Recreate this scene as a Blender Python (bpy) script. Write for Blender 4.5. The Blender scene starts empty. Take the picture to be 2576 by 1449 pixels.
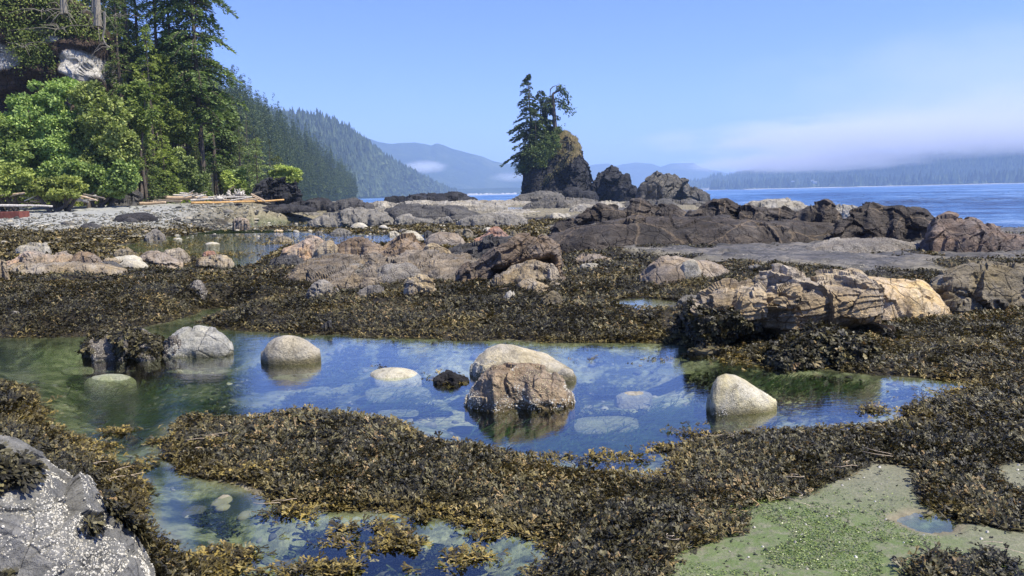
import bpy, math, random
import numpy as np
from mathutils import Matrix, Vector
C = bpy.context.scene.collection
sc = bpy.context.scene
rad = math.radians
RNG = np.random.default_rng(7)

# ------------------------------------------------------------------ camera
CAMH = 1.7
FV = 2012.0                    # focal length in units of a 2576 px wide frame
TH = math.atan(236.5/FV); RHO = math.atan(0.0225)
f0 = np.array([0, math.cos(TH), -math.sin(TH)]); r0 = np.array([1.0, 0, 0]); u0 = np.array([0, math.sin(TH), math.cos(TH)])
RV = r0*math.cos(RHO)-u0*math.sin(RHO); UV = u0*math.cos(RHO)+r0*math.sin(RHO)
cam = bpy.data.cameras.new('camera'); cam.sensor_width = 36; cam.lens = 36*FV/2576
cam.clip_start = 0.05; cam.clip_end = 60000
co = bpy.data.objects.new('camera', cam); C.objects.link(co); sc.camera = co
M = Matrix(((RV[0], UV[0], -f0[0], 0), (RV[1], UV[1], -f0[1], 0), (RV[2], UV[2], -f0[2], CAMH), (0, 0, 0, 1)))
co.matrix_world = M
# ------------------------------------------------------------------ light
SUN_EL, SUN_AZ = rad(57), rad(113)      # azimuth from the view direction (+Y) towards +X
w = bpy.data.worlds.new('World'); sc.world = w; w.use_nodes = True
nt = w.node_tree; nt.nodes.clear()
sky = nt.nodes.new('ShaderNodeTexSky'); sky.sky_type = 'NISHITA'; sky.sun_disc = False
sky.sun_elevation = SUN_EL; sky.sun_rotation = SUN_AZ
sky.air_density = 1.0; sky.dust_density = 0.3; sky.ozone_density = 3.0; sky.altitude = 0
bg = nt.nodes.new('ShaderNodeBackground'); bg.inputs[1].default_value = 0.104
wo = nt.nodes.new('ShaderNodeOutputWorld')
tn = nt.nodes.new('ShaderNodeMix'); tn.data_type = 'RGBA'; tn.blend_type = 'MULTIPLY'; tn.inputs[0].default_value = 1; tn.inputs[7].default_value = (.66, .74, 1.28, 1)
nt.links.new(sky.outputs[0], tn.inputs[6]); nt.links.new(tn.outputs[2], bg.inputs[0]); nt.links.new(bg.outputs[0], wo.inputs[0])
sl = bpy.data.lights.new('sun', 'SUN'); sl.energy = 4.6; sl.angle = rad(0.53); sl.color = (1, .93, .79)
so = bpy.data.objects.new('sun', sl); C.objects.link(so)
sd = Vector((math.cos(SUN_EL)*math.sin(SUN_AZ), math.cos(SUN_EL)*math.cos(SUN_AZ), math.sin(SUN_EL)))
so.rotation_euler = sd.to_track_quat('Z', 'Y').to_euler()
sc.view_settings.view_transform = 'Standard'; sc.view_settings.look = 'None'
sc.view_settings.exposure = 0.75; sc.view_settings.gamma = 1; sc.view_settings.use_curve_mapping = False
sc.cycles.max_bounces = 8; sc.cycles.diffuse_bounces = 3; sc.cycles.glossy_bounces = 3; sc.cycles.transparent_max_bounces = 12
sc.cycles.caustics_reflective = False; sc.cycles.caustics_refractive = False
sc.cycles.volume_bounces = 2

# ------------------------------------------------------------------ layout helpers
def ray(vx, vy):
    d = f0*FV+RV*(vx-1288)+UV*(724.5-vy); return d/d[1]          # per metre of forward distance
def at(vx, vy, D): return np.array([0, 0, CAMH])+ray(vx, vy)*D
def onz(vx, vy, z):
    r = ray(vx, vy); return at(vx, vy, (z-CAMH)/r[2])
REG = {'V': (0, 0, 1, 1), 'r6': (628.9, 534.6, .3174, .3174), 'r5': (0, 440.3, .293, .293), 'r2': (566, 188.7, .3038, .3038),
       'r3': (1195, 157.2, .2821, .2821), 'r4': (1698, 314.5, .3409, .3409), 'rr': (1383.6, 597.5, .4629, .4629),
       'r8': (188.7, 440.3, .2441, .2441), 'r1': (0, 0, .3688, .3688), 'r9': (0, 515.7, .25, .25), 'r10': (0, 440.3, .1465, .1465),
       'r11': (1257.9, 176.1, .1475, .1475)}
def V(tag, pts):
    a, b, c, d = REG[tag]; return [(a+x*c, b+y*d) for x, y in pts]

# ------------------------------------------------------------------ noise
def _h(ix, iy, iz, s):
    with np.errstate(over='ignore'):
        n = (ix.astype(np.int64)*374761393+iy.astype(np.int64)*668265263+iz.astype(np.int64)*2147483647+s*974634777) & 0xffffffff
        n = ((n ^ (n >> 13))*1274126177) & 0xffffffff
        n = ((n ^ (n >> 16))*2246822519) & 0xffffffff
        n = n ^ (n >> 15)
    return (n & 0xffffff)/float(0xffffff)
def vn(p, s=0):
    i = np.floor(p).astype(np.int64); f = p-i; f = f*f*(3-2*f)
    x, y, z = i[:, 0], i[:, 1], i[:, 2]; r = 0
    for a in (0, 1):
        for b in (0, 1):
            for c in (0, 1):
                wgt = (f[:, 0] if a else 1-f[:, 0])*(f[:, 1] if b else 1-f[:, 1])*(f[:, 2] if c else 1-f[:, 2])
                r = r+wgt*_h(x+a, y+b, z+c, s)
    return r
def fbm(p, o=4, s=0, g=.5):
    r = np.zeros(len(p)); a = 1; t = 0
    for k in range(o): r += a*(vn(p*2**k, s+k*17)-.5)*2; t += a; a *= g
    return r/t
def p2(x, y, k, z=0.): return np.stack([np.asarray(x)*k, np.asarray(y)*k, np.full(np.shape(x), float(z))], 1)
def cells(p, s=0):
    """fractured blocks: per-cell random tilt, discontinuous across cell borders"""
    i = np.floor(p).astype(np.int64); best = np.full(len(p), 9e9); out = np.zeros(len(p))
    for a in (-1, 0, 1):
        for b in (-1, 0, 1):
            for c in (-1, 0, 1):
                x, y, z = i[:, 0]+a, i[:, 1]+b, i[:, 2]+c
                q = np.stack([x+_h(x, y, z, s), y+_h(x, y, z, s+1), z+_h(x, y, z, s+2)], 1)
                d = p-q; dd = (d**2).sum(1)
                rv = np.stack([_h(x, y, z, s+3), _h(x, y, z, s+4), _h(x, y, z, s+5)], 1)*2-1
                v = (d*rv).sum(1)+(_h(x, y, z, s+6)-.5)*.7
                m = dd < best; best = np.where(m, dd, best); out = np.where(m, v, out)
    return out
def sst(a, b, x): t = np.clip((x-a)/(b-a), 0, 1); return t*t*(3-2*t)
def sdf(x, y, poly):
    P = np.asarray(poly, float); n = len(P); d = np.full(np.shape(x), 1e18); ins = np.zeros(np.shape(x), bool)
    for i in range(n):
        a, b = P[i], P[(i+1) % n]; e = b-a; L = (e**2).sum()+1e-12
        t = np.clip(((x-a[0])*e[0]+(y-a[1])*e[1])/L, 0, 1)
        d = np.minimum(d, (x-a[0]-t*e[0])**2+(y-a[1]-t*e[1])**2)
        c = (a[1] > y) != (b[1] > y)
        with np.errstate(divide='ignore', invalid='ignore'):
            c &= x < (b[0]-a[0])*(y-a[1])/(b[1]-a[1]+1e-15)+a[0]
        ins ^= c
    d = np.sqrt(d); return np.where(ins, -d, d)

# ------------------------------------------------------------------ mesh helpers
def mesh(name, vs, quads=None, tris=None, mat=None, parent=None, smooth=True, attrs=None, cols=None):
    vs = np.asarray(vs, np.float32); me = bpy.data.meshes.new(name)
    q = np.zeros((0, 4), np.int32) if quads is None else np.asarray(quads, np.int32).reshape(-1, 4)
    t = np.zeros((0, 3), np.int32) if tris is None else np.asarray(tris, np.int32).reshape(-1, 3)
    loops = np.concatenate([q.ravel(), t.ravel()]); nq, ntr = len(q), len(t)
    me.vertices.add(len(vs)); me.vertices.foreach_set('co', vs.ravel())
    me.loops.add(len(loops)); me.loops.foreach_set('vertex_index', loops)
    me.polygons.add(nq+ntr)
    me.polygons.foreach_set('loop_start', np.concatenate([np.arange(nq)*4, nq*4+np.arange(ntr)*3]).astype(np.int32))
    me.polygons.foreach_set('use_smooth', np.full(nq+ntr, smooth))
    for k, a in (attrs or {}).items():
        at_ = me.attributes.new(k, 'FLOAT', 'POINT'); at_.data.foreach_set('value', np.asarray(a, np.float32))
    if mat: me.materials.append(mat)
    me.update(calc_edges=True)
    o = bpy.data.objects.new(name, me); C.objects.link(o)
    if parent: o.parent = parent
    return o
def gridq(nu, nv, off=0):
    i, j = np.meshgrid(np.arange(nu-1), np.arange(nv-1), indexing='ij'); a = (i*nv+j).ravel()+off
    return np.stack([a, a+nv, a+nv+1, a+1], 1)
def tag(o, label=None, cat=None, group=None, kind=None):
    if label: o['label'] = label
    if cat: o['category'] = cat
    if group: o['group'] = group
    if kind: o['kind'] = kind
    return o
def empty(name, loc):
    o = bpy.data.objects.new(name, None); o.location = [float(v) for v in loc]; o.empty_display_size = .1; C.objects.link(o); return o
def recenter(o, loc):
    """put the object's origin at loc without moving its mesh in the world"""
    n = len(o.data.vertices); a = np.empty(n*3, np.float32); o.data.vertices.foreach_get('co', a)
    a = (a.reshape(-1, 3)-np.asarray(loc, np.float32)).ravel(); o.data.vertices.foreach_set('co', a); o.data.update()
    o.location = [float(v) for v in loc]; return o
def copy_tree(o, parent=None):
    c = o.copy(); C.objects.link(c)
    if parent: c.parent = parent
    for ch in o.children: copy_tree(ch, c)
    return c
def nrm(a): return a/(np.linalg.norm(a, axis=-1, keepdims=True)+1e-12)
class Acc:
    def __init__(s): s.v = []; s.q = []; s.t = []; s.a = []; s.n = 0
    def add(s, v, q=None, t=None, a=0.5):
        v = np.asarray(v, float); s.v.append(v)
        if q is not None: s.q.append(np.asarray(q).reshape(-1, 4)+s.n)
        if t is not None: s.t.append(np.asarray(t).reshape(-1, 3)+s.n)
        s.a.append(np.broadcast_to(np.asarray(a, float), (len(v),))); s.n += len(v)
    def build(s, name, mat, parent=None, smooth=False):
        return mesh(name, np.concatenate(s.v), np.concatenate(s.q) if s.q else None, np.concatenate(s.t) if s.t else None, mat, parent, smooth, {'rnd': np.concatenate(s.a)})
    def cards(s, p, d, n, L, W, a=0.5, tip=.25):
        """kite shaped leaves: base p, direction d, normal n"""
        p, d, n = map(np.asarray, (p, d, n)); N = len(p); d = nrm(d); side = nrm(np.cross(d, n))
        L = np.broadcast_to(L, (N,))[:, None]; W = np.broadcast_to(W, (N,))[:, None]
        v = np.stack([p, p+d*L*.55+side*W*.5, p+d*L, p+d*L*.55-side*W*.5], 1).reshape(-1, 3)
        q = np.arange(N*4).reshape(-1, 4); s.add(v, q, None, np.repeat(np.broadcast_to(a, (N,)), 4))
    def tube(s, pts, rads, k=7, a=.5, cap=True):
        pts = np.asarray(pts, float); n = len(pts); rads = np.broadcast_to(rads, (n,))
        T = nrm(np.gradient(pts, axis=0)); ref = np.array([0, 0, 1.]) if abs(T[0][2]) < .8 else np.array([1., 0, 0])
        A = nrm(np.cross(T, ref)); B = np.cross(T, A); th = np.arange(k)/k*2*math.pi
        v = pts[:, None]+rads[:, None, None]*(A[:, None]*np.cos(th)[None, :, None]+B[:, None]*np.sin(th)[None, :, None])
        v = v.reshape(-1, 3); i, j = np.meshgrid(np.arange(n-1), np.arange(k), indexing='ij'); b = (j+1) % k
        q = np.stack([i*k+j, i*k+b, (i+1)*k+b, (i+1)*k+j], -1).reshape(-1, 4); t = None
        if cap:
            v = np.concatenate([v, [pts[0], pts[-1]]]); j = np.arange(k); b = (j+1) % k
            t = np.concatenate([np.stack([b, j, np.full(k, n*k)], 1), np.stack([(n-1)*k+j, (n-1)*k+b, np.full(k, n*k+1)], 1)])
        s.add(v, q, t, a)
def stamp(temps, pos, Rm, S, rnd, extra=None):
    """merge many small template meshes: temps = [(verts, quads)], returns verts, quads, attrs"""
    k = RNG.integers(0, len(temps), len(pos)); vs, qs, ra, ex = [], [], [], []; n = 0
    for i, (tv, tq) in enumerate(temps):
        m = np.where(k == i)[0]
        if len(m) == 0: continue
        v = np.einsum('nij,vj->nvi', Rm[m], tv)*S[m][:, None, None]+pos[m][:, None]
        nv = len(tv); q = (tq[None]+(np.arange(len(m))*nv)[:, None, None]).reshape(-1, 4)+n
        vs.append(v.reshape(-1, 3)); qs.append(q); n += v.shape[0]*nv
        ra.append(np.repeat(rnd[m], nv))
        if extra is not None: ex.append(np.repeat(extra[m], nv))
    return np.concatenate(vs), np.concatenate(qs), np.concatenate(ra), (np.concatenate(ex) if ex else None)
def rotm(az, tilt, roll):
    ca, sa, ct, st, cr, sr = np.cos(az), np.sin(az), np.cos(tilt), np.sin(tilt), np.cos(roll), np.sin(roll)
    z = np.zeros_like(az); o = np.ones_like(az)
    Rz = np.stack([ca, -sa, z, sa, ca, z, z, z, o], 1).reshape(-1, 3, 3)
    Ry = np.stack([ct, z, -st, z, o, z, st, z, ct], 1).reshape(-1, 3, 3)      # +x tips up by tilt
    Rx = np.stack([o, z, z, z, cr, -sr, z, sr, cr], 1).reshape(-1, 3, 3)
    return Rz@Ry@Rx

# ------------------------------------------------------------------ materials
def lin(r, g, b):
    f = lambda c: (c/255/12.92) if c/255 <= .04045 else ((c/255+.055)/1.055)**2.4
    return (f(r), f(g), f(b), 1)
class N:
    def __init__(s, name):
        s.m = bpy.data.materials.new(name); s.m.use_nodes = True; s.t = s.m.node_tree; s.t.nodes.clear()
        s.out = s.t.nodes.new('ShaderNodeOutputMaterial')
    def n(s, typ, ins=None, **kw):
        x = s.t.nodes.new('ShaderNode'+typ)
        for k, v in kw.items(): setattr(x, k, v)
        for k, v in (ins or {}).items(): s.set(x.inputs[k], v)
        return x
    def set(s, inp, v):
        if isinstance(v, bpy.types.NodeSocket): s.t.links.new(v, inp)
        elif isinstance(v, bpy.types.Node): s.t.links.new(v.outputs[0], inp)
        else: inp.default_value = v
    def pos(s): return s.n('NewGeometry').outputs['Position']
    def math(s, op, a, b=0., clamp=False):
        x = s.n('Math', {0: a, 1: b}, operation=op); x.use_clamp = clamp; return x.outputs[0]
    def noise(s, vec, scale, detail=4, rough=.6, dist=0):
        return s.n('TexNoise', {'Vector': vec, 'Scale': scale, 'Detail': detail, 'Roughness': rough, 'Distortion': dist}).outputs[0]
    def maps(s, vec, scale=(1, 1, 1), rot=(0, 0, 0), loc=(0, 0, 0)):
        return s.n('Mapping', {'Vector': vec, 'Scale': scale, 'Rotation': rot, 'Location': loc}).outputs[0]
    def ramp(s, fac, stops, interp='LINEAR'):
        x = s.n('ValToRGB', {0: fac}); e = x.color_ramp.elements; x.color_ramp.interpolation = interp
        while len(e) < len(stops): e.new(.5)
        for k, (p, c) in enumerate(stops): e[k].position = p; e[k].color = c if not isinstance(c, (int, float)) else (c, c, c, 1)
        return x.outputs[0]
    def mix(s, f, a, b, blend='MIX'):
        x = s.n('Mix', data_type='RGBA', blend_type=blend); s.set(x.inputs[0], f); s.set(x.inputs[6], a); s.set(x.inputs[7], b); return x.outputs[2]
    def attr(s, name): return s.n('Attribute', attribute_name=name).outputs['Fac']
    def bump(s, h, strength=1., dist=.02, normal=None):
        x = s.n('Bump', {'Height': h, 'Strength': strength, 'Distance': dist})
        if normal is not None: s.set(x.inputs['Normal'], normal)
        return x.outputs[0]
    def bsdf(s, col, rough=.8, normal=None, spec=.3, **kw):
        x = s.n('BsdfPrincipled', {'Base Color': col, 'Roughness': rough, 'Specular IOR Level': spec})
        if normal is not None: s.set(x.inputs['Normal'], normal)
        for k, v in kw.items(): s.set(x.inputs[k], v)
        return x.outputs[0]
    def done(s, surf): s.set(s.out.inputs[0], surf); return s.m
MATS = {}
def rockmat(name, c1, c2, c3, scale=1., strata=0., speck=0., speckc=(.62, .6, .54, 1), crack=.5, wet=None, rough=.85, srot=(0.5, .3, .4), moss=None, veins=0):
    if name in MATS: return MATS[name]
    g = N(name); P = g.pos()
    n1 = g.noise(P, 1.1*scale, 6, .68, .3); n2 = g.noise(P, 9*scale, 8, .7)
    fac = g.math('ADD', g.math('MULTIPLY', n1, .75), g.math('MULTIPLY', n2, .35))
    if strata:
        sv = g.maps(P, (1.2*scale, 1.2*scale, 16*scale), srot); sn = g.noise(sv, 1., 5, .65, .4)
        fac = g.math('ADD', g.math('MULTIPLY', fac, 1-.5*strata), g.math('MULTIPLY', sn, .5*strata))
    col = g.ramp(fac, [(.34, c1), (.52, c2), (.68, c3)])
    gy = g.n('HueSaturation', {'Saturation': .5, 'Value': .9, 'Color': col}).outputs[0]
    col = g.mix(g.ramp(g.noise(P, 1.9*scale, 6, .7, .6), [(.40, .85), (.60, .05)]), col, gy)
    dk = g.noise(g.maps(P, (1, 1, 1.6), (.3, .2, 0)), 3.6*scale, 7, .72, .8)
    col = g.mix(1., col, g.ramp(dk, [(.32, .45), (.47, 1.), (.66, 1.16)]), 'MULTIPLY')
    fine = g.noise(P, 45*scale, 6, .75)
    col = g.mix(1., col, g.ramp(fine, [(.3, .62), (.6, 1.12)]), 'MULTIPLY')
    vo = g.n('TexVoronoi', {'Vector': g.noise_vec(P, 2.2*scale), 'Scale': 2.6*scale}, feature='DISTANCE_TO_EDGE').outputs[0]
    ck = g.ramp(vo, [(0., 0.), (.035, 1.)])
    col = g.mix(crack*.8, col, g.mix(1., col, g.ramp(ck, [(0, .35), (1, 1.)]), 'MULTIPLY'))
    if veins:
        vv = g.n('TexVoronoi', {'Vector': g.noise_vec(P, 1.3*scale), 'Scale': .8*scale}, feature='DISTANCE_TO_EDGE').outputs[0]
        col = g.mix(g.math('MULTIPLY', g.ramp(vv, [(0, 1.), (.02, 0.)]), veins), col, lin(190, 165, 130))
    if moss: col = g.mix(g.ramp(g.noise(P, 1.5*scale, 5), [(.5, 0.), (.58, 1.)]), col, moss)
    h = g.math('ADD', g.math('MULTIPLY', n2, .7), g.math('MULTIPLY', fine, .25))
    h = g.math('ADD', h, g.math('MULTIPLY', ck, .35*crack))
    if strata: h = g.math('ADD', h, g.math('MULTIPLY', sn, .9*strata))
    if speck:
        sp = g.n('TexVoronoi', {'Vector': P, 'Scale': 48*scale**.5}).outputs[0]
        mk = g.ramp(g.noise(P, 2.6*scale, 5, .7), [(.60-.28*speck, 0.), (.72-.28*speck, 1.)])
        sp = g.math('MULTIPLY', g.ramp(sp, [(.22, 1.), (.34, 0.)]), mk)
        col = g.mix(sp, col, speckc); h = g.math('ADD', h, g.math('MULTIPLY', sp, .25))
    if wet is not None:
        z = g.n('SeparateXYZ', {0: P}).outputs[2]
        wz = g.math('ADD', z, g.math('MULTIPLY', g.math('SUBTRACT', g.noise(P, 6., 4), .5), .1))
        wf = g.ramp(g.math('MULTIPLY', g.math('SUBTRACT', wz, wet-.03), 1/.06, True), [(0, 1.), (1, 0.)])
        col = g.mix(g.math('MULTIPLY', wf, .8), col, g.mix(1., col, (.26, .25, .13, 1), 'MULTIPLY'))
    MATS[name] = g.done(g.bsdf(col, rough, g.bump(h, 1., .07/scale), .3)); return MATS[name]
def _nv(g, P, sc_):
    d = g.n('TexNoise', {'Vector': P, 'Scale': sc_, 'Detail': 3.}).outputs[1]
    return g.n('VectorMath', {0: P, 1: g.n('VectorMath', {0: d, 1: (.25/sc_*2,)*3}, operation='MULTIPLY').outputs[0]}, operation='ADD').outputs[0]
N.noise_vec = _nv
def leafmat(name, cd, cm, cl, trans=.35, rough=.6, nscale=.8, tw=(1.1, 1.2, .65)):
    g = N(name); r = g.attr('rnd'); ob = g.n('ObjectInfo').outputs['Random']
    f = g.math('ADD', g.math('MULTIPLY', r, .62), g.math('MULTIPLY', g.noise(g.pos(), nscale, 2), .5))
    f = g.math('ADD', f, g.math('MULTIPLY', g.math('SUBTRACT', ob, .5), .22))
    br = lambda c, k: (min(c[0]*k, 1), min(c[1]*k, 1), min(c[2]*k, 1), 1)
    col = g.ramp(f, [(.25, br(cd, 1.25)), (.5, br(cm, 1.6)), (.85, br(cl, 1.5))])
    hs = g.n('HueSaturation', {'Hue': g.math('ADD', .480, g.math('MULTIPLY', ob, .03)), 'Saturation': .84, 'Value': .95, 'Color': col}).outputs[0]
    d = g.bsdf(hs, rough, None, .25)
    t = g.n('BsdfTranslucent', {'Color': g.mix(1., hs, (tw[0], tw[1], tw[2], 1), 'MULTIPLY')}).outputs[0]
    return g.done(g.n('MixShader', {0: trans, 1: d, 2: t}).outputs[0])
BARK = None
def barkmat(name, a, b, scale=3.):
    g = N(name); P = g.pos(); n = g.noise(g.maps(P, (1, 1, .25)), 6*scale, 6, .7)
    return g.done(g.bsdf(g.ramp(n, [(.3, a), (.7, b)]), .9, g.bump(n, 1., .03)))
# ------------------------------------------------------------------ tidal flat layout (all on the ground plane, metres)
def poly(tag_, pts, z=0.): return [tuple(onz(x, y, z)[:2]) for x, y in V(tag_, pts)]
POOLS = [  # outline, depth
 (poly('V', [(-260, 850), (0, 850), (200, 845), (330, 835), (420, 805), (500, 782), (560, 774), (600, 778), (560, 795), (500, 808), (560, 830), (700, 838), (850, 842), (1000, 850), (1150, 855), (1280, 852), (1400, 862), (1550, 862), (1700, 864),
   (1760, 882), (1850, 905), (1960, 918), (2080, 925), (2200, 942), (2330, 948), (2450, 958), (2430, 992), (2310, 1012), (2262, 1036), (2280, 1062), (2100, 1080), (1900, 1092), (1800, 1106), (1715, 1134), (1695, 1172),
   (1640, 1196), (1520, 1192), (1420, 1178), (1300, 1152), (1200, 1128), (1100, 1112), (1000, 1070), (900, 1045), (800, 1032), (700, 1040), (640, 1055), (560, 1045), (480, 1048), (430, 1080), (405, 1120),
   (430, 1160), (480, 1195), (600, 1225), (700, 1265), (850, 1282), (1000, 1290), (1150, 1305), (1300, 1330), (1370, 1350), (1390, 1380), (1375, 1449), (1360, 1560), (600, 1600), (540, 1449), (450, 1372),
   (390, 1330), (350, 1260), (345, 1215), (290, 1180), (190, 1120), (110, 1060), (60, 975), (0, 955), (-260, 900)]), .30),
 (poly('V', [(430, 690), (490, 705), (560, 703), (620, 688), (640, 662), (690, 640), (720, 622), (900, 626), (1060, 615), (1200, 608), (1200, 596), (1060, 590), (880, 590), (700, 580), (560, 576), (460, 592), (380, 600), (290, 622), (330, 640), (420, 650), (520, 655), (500, 668), (430, 672)]), .22),
 (poly('V', [(560, 572), (640, 563), (760, 556), (900, 552), (1010, 556), (1100, 562), (1010, 574), (860, 580), (700, 574), (600, 580)]), .12),
 (poly('V', [(610, 541), (740, 534), (980, 540), (1010, 546), (820, 549), (650, 550)]), .25),
 (poly('V', [(1185, 520), (1340, 519), (1310, 534), (1240, 538), (1190, 532)]), .4),
 (poly('V', [(2255, 1316), (2300, 1300), (2370, 1302), (2420, 1326), (2400, 1348), (2350, 1352), (2300, 1342)]), .035)]
WEEDCUT = poly('V', [(1640, 1449), (1680, 1380), (1790, 1330), (1800, 1280), (1850, 1250), (1980, 1225), (2120, 1190), (2190, 1160), (2280, 1172), (2330, 1220), (2370, 1262), (2460, 1290), (2540, 1305), (2680, 1330), (2760, 1500), (2600, 1650), (1640, 1650)], .03)
SANDP2 = poly('V', [(2480, 1160), (2540, 1140), (2640, 1150), (2640, 1220), (2540, 1220)], .08)
DARKW = poly('V', [(2290, 1405), (2340, 1388), (2420, 1400), (2500, 1388), (2545, 1415), (2530, 1462), (2390, 1470), (2310, 1455)], .03)
DARKW2 = poly('V', [(1340, 1400), (1480, 1290), (1700, 1220), (1800, 1290), (1780, 1330), (1650, 1390), (1600, 1500), (1340, 1500)], .03)
PLAT = poly('V', [(1380, 560), (1400, 600), (1480, 622), (1560, 636), (1660, 644), (1800, 664), (1900, 672), (2010, 668), (2110, 690), (2230, 698), (2330, 690), (2420, 652), (2620, 650), (2900, 700), (2900, 560), (1500, 520)], .32)
GROCK = poly('V', [(700, 545), (900, 525), (1150, 500), (1400, 495), (1500, 540), (1380, 570), (1100, 560), (900, 560)], .0)
PUD = poly('V', [(1535, 764), (1565, 752), (1640, 749), (1705, 760), (1700, 774), (1640, 782), (1570, 776)], .2)
def smin_pool(x, y):
    s = np.full(np.shape(x), 1e9); k = np.zeros(np.shape(x))
    for p, d in POOLS:
        q = sdf(x, y, p); k = np.where(q < s, d, k); s = np.minimum(s, q)
    return s, k
def ground(x, y, full=False):
    x = np.atleast_1d(np.asarray(x, float)); y = np.atleast_1d(np.asarray(y, float))
    far = np.clip(y/8, .6, 6)
    wx = x+fbm(p2(x, y, 1.6), 3, 5)*.10*far+fbm(p2(x, y, 9.), 2, 6)*.02; wy = y+fbm(p2(x, y, 1.6, 9), 3, 8)*.12*far
    s, dep = smin_pool(wx, wy)
    t = x/np.maximum(y, .5)
    near = -dep*sst(0, .9, -s)*(1+.25*fbm(p2(x, y, 1.1), 3, 3)*sst(0, .3, -s))
    bank = sst(0, .55, s)
    lum = fbm(p2(x, y, 2.2), 4, 11); big = fbm(p2(x, y, .33), 3, 12)
    nb_ = .35+.65*sst(6., 8.5, y); h = .012+.03*nb_*sst(0, .12, s)+bank*(.05+.07*lum)*nb_
    h += bank*sst(9.6, 12.5, y)*(1-sst(17, 22, y))*(.16+.12*big+.05*lum)
    h += bank*sst(.1, .3, t)*sst(9, 13, y)*.12
    h += sst(0, 1.2, s)*sst(16, 22, y)*np.maximum(0, .10*big+.05*lum)*1.2
    sp = sdf(x, y, PLAT); pf = sst(.8, -1.2, sp)
    h = h*(1-pf)+pf*(.34+.10*big+.035*lum+.02*fbm(p2(x, y, .8), 3, 14))
    sc_ = np.minimum(sdf(x, y, WEEDCUT), sdf(x, y, SANDP2)); sf = sst(.25, -.15, sc_)*sst(0, .1, s)
    h = h*(1-sf)+sf*(.025+.008*lum)
    # beach rising on the left
    b = sst(-.25, -.335, t)*(1-(1-sst(0, 3.5, s))*sst(60, 50, y))
    prof = np.interp(y, [30, 36, 42, 50, 60, 70, 90], [0, .12, .36, .80, 1.18, 1.36, 1.6])
    prof2 = np.interp(y, [45, 60, 80, 100], [0, .25, .75, 1.1])
    h = h+b*prof+(1-b)*sst(-.12, -.24, t)*prof2*sst(0, 2, s)
    # shore falling away into the sea
    Ds = np.interp(t, [-.3, -.22, .2, .24, .30, .36, .45], [140, 128, 118, 60, 40, 32, 25])
    h = h-sst(0, 1, (y-Ds)/(.35*Ds))*(h+3)*(1-sst(-.27, -.34, t))
    spd = sdf(wx, wy, PUD); k_ = sst(.9, .1, spd); h = h*(1-k_)+.215*k_+.02*sst(0, .3, spd)*k_; h = np.where(spd < 0, .20-.08*sst(0, .2, -spd), h)
    z = np.where(s < 0, near, h); s = np.where(spd < s, spd, s)
    if full: return z, dict(s=s, sand=sf, psd=sp, plat=pf*sst(0, .3, s), lum=lum, big=big, t=t, b=b*sst(34, 46, y)*sst(-.34, -.43, t+.03*lum), sc=sc_)
    return z
def gz(x, y): return float(ground(x, y)[0])
def weed_density(x, y, inf=None):
    z, I = ground(x, y, True) if inf is None else inf
    s, t = I['s'], I['t']
    n = fbm(p2(x, y, 1.3), 4, 21); n2 = fbm(p2(x, y, .35, 3), 3, 22)
    d = sst(-.06, .04, s+n*.06)
    d *= 1-sst(-.02, .10, -(I['sc']+n*.18))
    d *= 1-sst(.3, -.3, I['psd']+.9*n)*(1-sst(.3, .45, n+n2*.8-.1)*.6)
    d *= 1-I['b']*.97
    d *= 1-sst(44, 60, y)*.85
    mid = sst(19, 24, y)
    d *= 1-mid*sst(.05, .2, n2+.5*n-.12)*.85
    d *= 1-sst(.05, .28, t)*sst(14, 20, y)*.6*sst(.05, -.1, n2)
    dw = np.maximum(sst(.05, -.06, sdf(x, y, DARKW)+n*.1), sst(.08, -.06, sdf(x, y, DARKW2)+n*.25)); d = np.maximum(d, dw*.95)
    return d, dw
# ------------------------------------------------------------------ ground sheet (finer towards the shore path)
def build_ground():
    A = np.linspace(rad(-56), rad(50), 700); R = np.exp(np.linspace(math.log(1.2), math.log(420), 880))
    a, r = np.meshgrid(A, R, indexing='ij'); x = (r*np.sin(a)).ravel(); y = (r*np.cos(a)).ravel()
    z, I = ground(x, y, True); d, dw = weed_density(x, y, (z, I))
    amp = np.clip(I['plat']+sst(40, 60, y)*.8*(1-sst(-.25, -.33, I['t'])*.8), 0, 1)*(.05+.05*sst(30, 60, y)); z = z+amp*fbm(p2(x, y, 3.), 4, 31)+amp*.9*cells(p2(x, y, 1.6), 33)
    z = z+I['sand']*.004*fbm(p2(x, y, 9), 2, 34)-d*.015
    gq = onz(2030, 1385, .02); green = np.exp(-(((x-gq[0])/.85)**2+((y-gq[1])/.72)**2))*I['sand']
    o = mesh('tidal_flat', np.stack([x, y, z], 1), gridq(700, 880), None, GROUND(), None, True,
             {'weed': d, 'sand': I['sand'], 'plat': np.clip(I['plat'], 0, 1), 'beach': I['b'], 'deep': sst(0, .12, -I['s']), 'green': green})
    tag(o, 'flat of grey green sand, dark weed beds and grey rock shelf between the pools', None, None, 'structure')
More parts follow.
